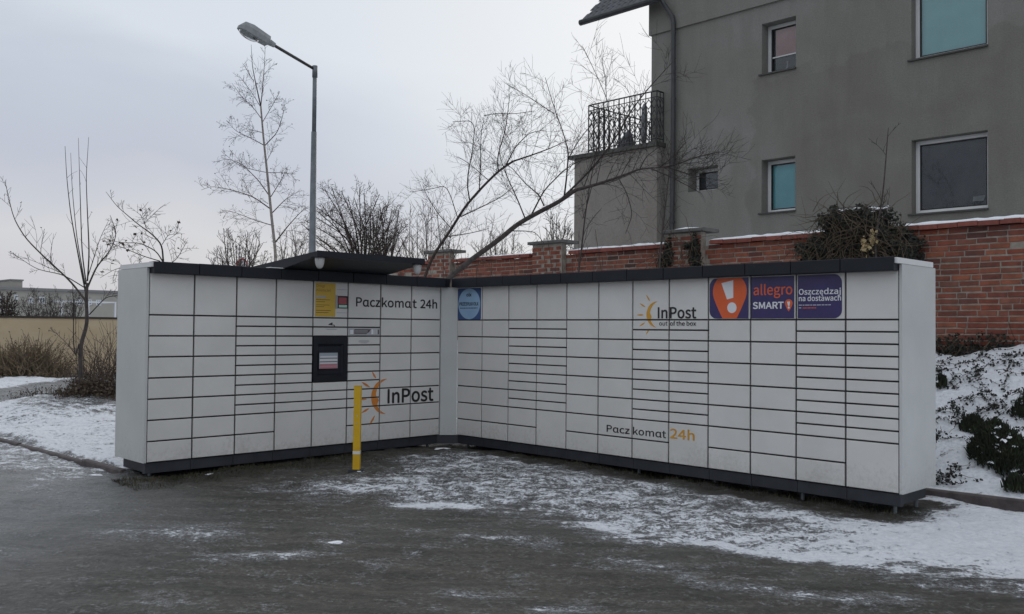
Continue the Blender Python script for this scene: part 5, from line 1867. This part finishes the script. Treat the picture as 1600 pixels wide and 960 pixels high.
def brush(name, c, rx, ry, rz, n_, label, seed, mat_, leafn, leafmat, cat='shrub', rmin=.004, kind=None, lean_=.0):
    """a heap of thin stems"""
    root = empty(name, (c[0], c[1], gz(c[0], c[1])))
    tag(root, label, cat, kind=kind)
    r_ = np.random.RandomState(seed)
    q, lf = MB(), MB()
    for k in range(n_):
        x, y = r_.randn() * rx * .5, r_.randn() * ry * .5
        z0_ = gz(c[0] + x, c[1] + y) - root.location[2]
        p = np.array([x, y, z0_ - .02])
        h = rz * r_.uniform(.45, 1.1) * max(.35, 1 - .5 * (x / rx) ** 2 - .5 * (y / ry) ** 2)
        d = unit(np.array([r_.randn() * .5 + x / rx * .5 + lean_, r_.randn() * .5 + y / ry * .5, 1.2]))
        pts = [p]
        for s_ in range(4):
            d = unit(d + r_.randn(3) * .22)
            pts.append(pts[-1] + d * h / 4)
        q.tube(pts, np.linspace(rmin * 1.4, rmin * .6, 5), 3, cap=False)
        for s_ in range(leafn):
            b_ = np.array(pts[r_.randint(1, 5)]) + r_.randn(3) * .03
            u = unit(r_.randn(3))
            w_ = unit(np.cross(u, r_.randn(3)))
            s2 = r_.uniform(.012, .034)
            lf.add([b_ - u * s2, b_ + w_ * s2 * .6, b_ + u * s2, b_ - w_ * s2 * .6], [(0, 1, 2, 3)])
    o = q.build('stems', mat_, root)
    o['kind'] = 'stuff'
    if leafn:
        o = lf.build('leaves', leafmat, root)
        o['kind'] = 'stuff'
    return root


bb = spot(140, 632, 'z', 0.0)
brush('brown_bush', bb, .62, .45, .36, 360, 'low heap of brown brushwood round the foot of the young tree', 61, 'twig_red', 7, 'leaf_dry')
bb = spot(172, 630, 'z', 0.05)
brush('brown_bush', bb, .5, .4, .36, 240, 'brown leafy bush against the left end panel of the lockers', 62, 'twig_red', 7, 'leaf_dry')
bb = spot(75, 628, 'z', -.1)
brush('withered_weeds', bb, 1.0, .7, .32, 130, 'sparse withered weeds on the snow left of the young tree', 63, 'twig_grey', 2, 'leaf_dry', 'weeds')
bb = spot(165, 592, 'z', -.15)
brush('red_shrub', (bb[0] + .4, bb[1], 0), 1.0, .9, 1.9, 200, 'reddish leafless shrub in front of the tan wall beside the locker end', 64, 'twig_red', 2, 'leaf_dry', rmin=.007)
for k, (a, rx, hh, n_) in enumerate(((8, .9, 1.1, 380), (42, .9, 1.35, 480), (80, .9, .7, 200))):
    bb = spot(a, 590, 'z', -.15)
    brush('dry_grass', (bb[0] + .25, bb[1], 0), .5, rx, hh, n_, ('tall dry brown grass before the tan wall at the left frame edge', 'tallest dry brown grass clump before the tan wall',
                                                              'shorter dry grass clump before the tan wall near the young tree')[k], 65 + k, 'grass_dry', 3, 'leaf_dry', 'grass', .010, 'stuff')
# short grass along the plinth of the left wing and weeds under the lockers
def turf(name, label, n_, sampler, seed, hmin, hmax, mat_):
    q = MB()
    r_ = np.random.RandomState(seed)
    for k in range(n_):
        x, y = sampler(r_)
        z = gz(x, y)
        h = r_.uniform(hmin, hmax)
        a = r_.uniform(0, 6.28)
        w_ = r_.uniform(.002, .005)
        dx, dy = math.cos(a) * w_, math.sin(a) * w_
        lx, ly_ = r_.randn() * h * .5, r_.randn() * h * .5
        q.add([(x - dx, y - dy, z - .01), (x + dx, y + dy, z - .01), (x + lx, y + ly_, z + h)], [(0, 1, 2)])
    o = q.build(name, mat_)
    tag(o, label, 'grass', kind='stuff')


turf('short_grass', 'short dark grass and mossy growth along the plinth of the left wing', 3000,
     lambda r_: ((r_.rand() ** 2.0) * .50 - .12, -4.26 + 2.9 * r_.rand() ** 1.4), 71, .012, .05, 'grass_green')
turf('short_grass', 'dark weeds in the bare strip under the right wing', 1500,
     lambda r_: (1.0 + 4.7 * r_.rand(), -.12 + .4 * r_.rand()), 72, .012, .05, 'grass_green')

# lumps of old snow and ice on the drive
r_ = np.random.RandomState(91)
LUMPS = [(523, 847, .038), (690, 704, .05), (1248, 745, .0), (560, 740, .022), (435, 720, .03), (505, 843, .0), (330, 742, .03), (150, 742, .04)]
for k, (a, c, s_) in enumerate(LUMPS):
    if not s_:
        continue
    p = spot(a, c, 'z', -.16)
    p[2] = gz(p[0], p[1])
    vs, fs = [], []
    n1 = 10
    for ring, (rr, zz) in enumerate(((1.1, -.12), (1, .02), (.75, .13), (.35, .19))):
        for i in range(n1):
            al = 6.283 * i / n1
            j = 1 + .30 * math.sin(al * 2 + k) + .2 * math.sin(al * 5 + 2 * k) + .22 * r_.randn() * (.4 if ring else 1)
            vs.append((s_ * rr * j * math.cos(al) * 1.5, s_ * rr * j * math.sin(al), s_ * zz))
    for ring in range(3):
        for i in range(n1):
            fs.append((ring * n1 + i, ring * n1 + (i + 1) % n1, (ring + 1) * n1 + (i + 1) % n1, (ring + 1) * n1 + i))
    fs.append(tuple(range(3 * n1, 4 * n1)))
    o = MB().add(vs, fs).build('snow_lump', 'snow', smooth=True)
    o.location = tuple(p)
    o.rotation_euler = (0, 0, r_.uniform(-.4, .4) + YAW)
    tag(o, ('flat lump of snow lying alone on the dark drive', 'white lump of snow at the inner corner of the lockers', '', 'small lump of snow beside the foot of the yellow post',
            'bit of snow under the plinth left of the yellow post', 'small snow lump just left of the flat lump on the drive', 'snow lump on the grass by the plinth of the left wing',
            'snow lump at the end of the left kerb')[k], 'snow', 'lumps of snow')

# ------------------------------------------------------------------ street lamp
pb = at(488, 395, 18.0)
lp = empty('street_lamp', (pb[0], pb[1], gz(pb[0], pb[1])))
tag(lp, 'tall galvanised street lamp with one arm behind the left wing', 'street lamp')
zt = at(490, 102, 18.0)[2] - lp.location[2]
MB().tube([(0, 0, -.2), (0, 0, 1.2), (0, 0, zt - 1.3)], [.085, .08, .054], 14).build('pole', 'galvanised', lp, smooth=True)
MB().tube([(0, 0, zt - 1.32), (0, 0, zt)], .042, 12).build('upper_pole', 'galvanised', lp, smooth=True)
MB().tube([(0, 0, zt - .22), (0, 0, zt + .01)], .052, 12).build('collar', 'galvanised', lp, smooth=True)
o0 = np.array(lp.location)
a0 = np.array([0, 0, zt - .06])
a1 = at(428, 71, 17.55) - o0
MB().tube([a0, a1], .030, 10).build('arm', 'pipe_dark', lp, smooth=True)
dx = unit(a1 - a0)
sy = unit(np.cross([0, 0, 1.0], dx))
uz = np.cross(dx, sy)
hd = MB()
secs = [(-.02, .035, -.03, .045), (.10, .05, -.04, .06), (.13, .10, -.07, .10), (.50, .125, -.08, .125), (.66, .105, -.075, .10), (.74, .04, -.07, -.01)]
vs, fs = [], []
for s_, wd, zl, zh in secs:
    for (yy, zz) in ((-wd, zl), (wd, zl), (wd, zl * .2 + zh * .35), (wd * .62, zh), (-wd * .62, zh), (-wd, zl * .2 + zh * .35)):
        vs.append(a1 + dx * s_ + sy * yy + uz * zz)
for i in range(len(secs) - 1):
    for k in range(6):
        fs.append((i * 6 + k, i * 6 + (k + 1) % 6, (i + 1) * 6 + (k + 1) % 6, (i + 1) * 6 + k))
fs += [tuple(range(6)), tuple(range((len(secs) - 1) * 6, len(secs) * 6))]
head = hd.add(vs, fs).build('lamp_head', 'lamp_body', lp, fix=True)
gb = MB()
vs, fs = [], []
for i in range(7):
    a = math.pi / 2 * i / 6
    for k in range(14):
        b_ = 2 * math.pi * k / 14
        vs.append(a1 + dx * (.50 + .21 * math.cos(a) * math.cos(b_)) + sy * .095 * math.cos(a) * math.sin(b_) - uz * (.081 + .085 * math.sin(a)))
for i in range(6):
    for k in range(14):
        fs.append((i * 14 + k, i * 14 + (k + 1) % 14, (i + 1) * 14 + (k + 1) % 14, (i + 1) * 14 + k))
gb.add(vs, fs).build('lamp_bowl', 'pane_glass', head, smooth=True)
MB().tube([a1 + dx * .30 - uz * .085 - sy * .02, a1 + dx * .36 - uz * .10, a1 + dx * .42 - uz * .088], .012, 6).build('latch', 'pipe_dark', head)
MB().box(-.05, .05, -.088, -.07, .7, 1.1).build('service_hatch', 'galvanised', lp)

# ------------------------------------------------------------------ round road sign peeping over the lockers
sp = at(378.5, 413.5, 34)
sg = empty('road_sign', (sp[0], sp[1], gz(sp[0], sp[1])))
tag(sg, 'round white road sign with a red rim peeping over the left wing', 'road sign')
zc = sp[2] - sg.location[2]
sg.rotation_euler = (0, 0, YAW)
rr = .215
ring = MB()
vs, fs = [], []
for i in range(32):
    a = 2 * math.pi * i / 32
    for r_0 in (rr, rr * .74):
        for y in (-.012, .0):
            vs.append((r_0 * math.cos(a), y, zc + r_0 * math.sin(a)))
for i in range(32):
    j = (i + 1) % 32
    for p, q_ in ((0, 2), (2, 3), (3, 1), (1, 0)):
        fs.append((i * 4 + p, j * 4 + p, j * 4 + q_, i * 4 + q_))
ring.add(vs, fs).build('rim', 'sign_red', sg, fix=True)
MB().poly([(rr * .738 * math.cos(k * math.pi / 14), zc + rr * .738 * math.sin(k * math.pi / 14)) for k in range(28)], -.010, 0).build('face', 'sign_white', sg, fix=True)
MB().tube([(.02, .03, -.2), (.02, .03, zc + .27)], .03, 8).build('post', 'galvanised', sg)

# ------------------------------------------------------------------ tan wall and the far building
tw = empty('tan_wall', (-20.6, 4.0, gz(-20.6, 4)))
tag(tw, 'long plain tan wall with a dark top edge across the track on the left', 'wall')
zt_ = 1.56 - tw.location[2]
for k in range(12):
    MB().box(-.1 + .0005 * (k % 2), .1, -14 + k * 2.5 + .004, -14 + (k + 1) * 2.5 - .004, -.3, zt_).build('wall_panel', 'tan_paint', tw)
    MB().box(-.13, .13, -14 + k * 2.5, -14 + (k + 1) * 2.5 - .003, zt_ + .001, zt_ + .06).build('coping', 'tan_cap', tw)

fb = empty('far_building', (-95, 10, -2.0))
tag(fb, 'long low pale flat-roofed building far behind the tan wall', 'building')


def fbz(py, px=90):
    return spot(px, py, 'x', -95)[2] + 2.0


def fby(px):
    return spot(px, 470, 'x', -95)[1] - 10


zr = fbz(456)
MB().box(-12, 0, fby(-120), fby(420), 0, zr).build('wall', 'far_plaster', fb)
MB().box(-12.3, .35, fby(-122), fby(424), zr + .01, zr + .30).build('roof', 'far_roof', fb)
MB().box(-9, -.3, fby(17), fby(36), zr + .305, zr + 1.0).build('stair_tower', 'far_plaster', fb)
MB().box(-9.2, -.1, fby(16), fby(37), zr + 1.005, zr + 1.15).build('tower_roof', 'far_roof', fb)
for a, c, z0, z1 in ((-60, -50, 476, 466), (-35, -26, 476, 466), (-2, 4, 474, 464), (22, 28, 470, 463), (61, 70, 475, 465), (45, 52, 475, 466), (120, 128, 476, 467), (135, 143, 476, 467), (150, 158, 476, 467), (200, 210, 476, 467), (240, 250, 476, 467)):
    wn_ = MB().box(.0, .06, fby(a), fby(c), fbz(z0), fbz(z1)).build('window', 'far_white', fb)
    MB().box(.061, .08, fby(a) + .1, (fby(a) + fby(c)) / 2 - .05, fbz(z0) + .1, fbz(z1) - .1).build('pane', 'far_glass', wn_)
    MB().box(.061, .08, (fby(a) + fby(c)) / 2 + .05, fby(c) - .1, fbz(z0) + .1, fbz(z1) - .1).build('pane', 'far_glass', wn_)
# white frame of a carport in front of it
cpn = empty('carport', (-80, spot(130, 470, 'x', -80)[1], -2.0))
tag(cpn, 'white-framed carport in front of the far pale building', 'carport')


def cz(py):
    return spot(120, py, 'x', -80)[2] + 2.0


def cy(px):
    return spot(px, 470, 'x', -80)[1] - cpn.location[1]


MB().box(-3, 0, cy(95), cy(182), cz(472), cz(470.4)).build('roof', 'far_white', cpn)
for a in (96, 138, 180):
    MB().box(-.2, -.02, cy(a), cy(a) + .12, 0, cz(472.05)).build('post', 'far_white', cpn)
for k, (a, cy_, rx_, ry_, rm_, lab) in enumerate(((11, 484, 14, 30, .026, 'dark dense tree before the far building at the left frame edge'), (50, 484, 26, 34, .010, 'broad bare tree before the middle of the far building'),
                                            (82, 484, 20, 30, .009, 'bare tree left of the white carport'), (116, 484, 18, 34, .009, 'bare tree behind the young tree in front of the far building'))):
    crown_tree(300 + k, (a, 528), a, cy_, rx_, ry_, 76, lab, 15, 5, 'far_tree', 'trees before the far building', 1.1, rm_, 'bark_dark' if k == 0 else 'twig_grey', 540)
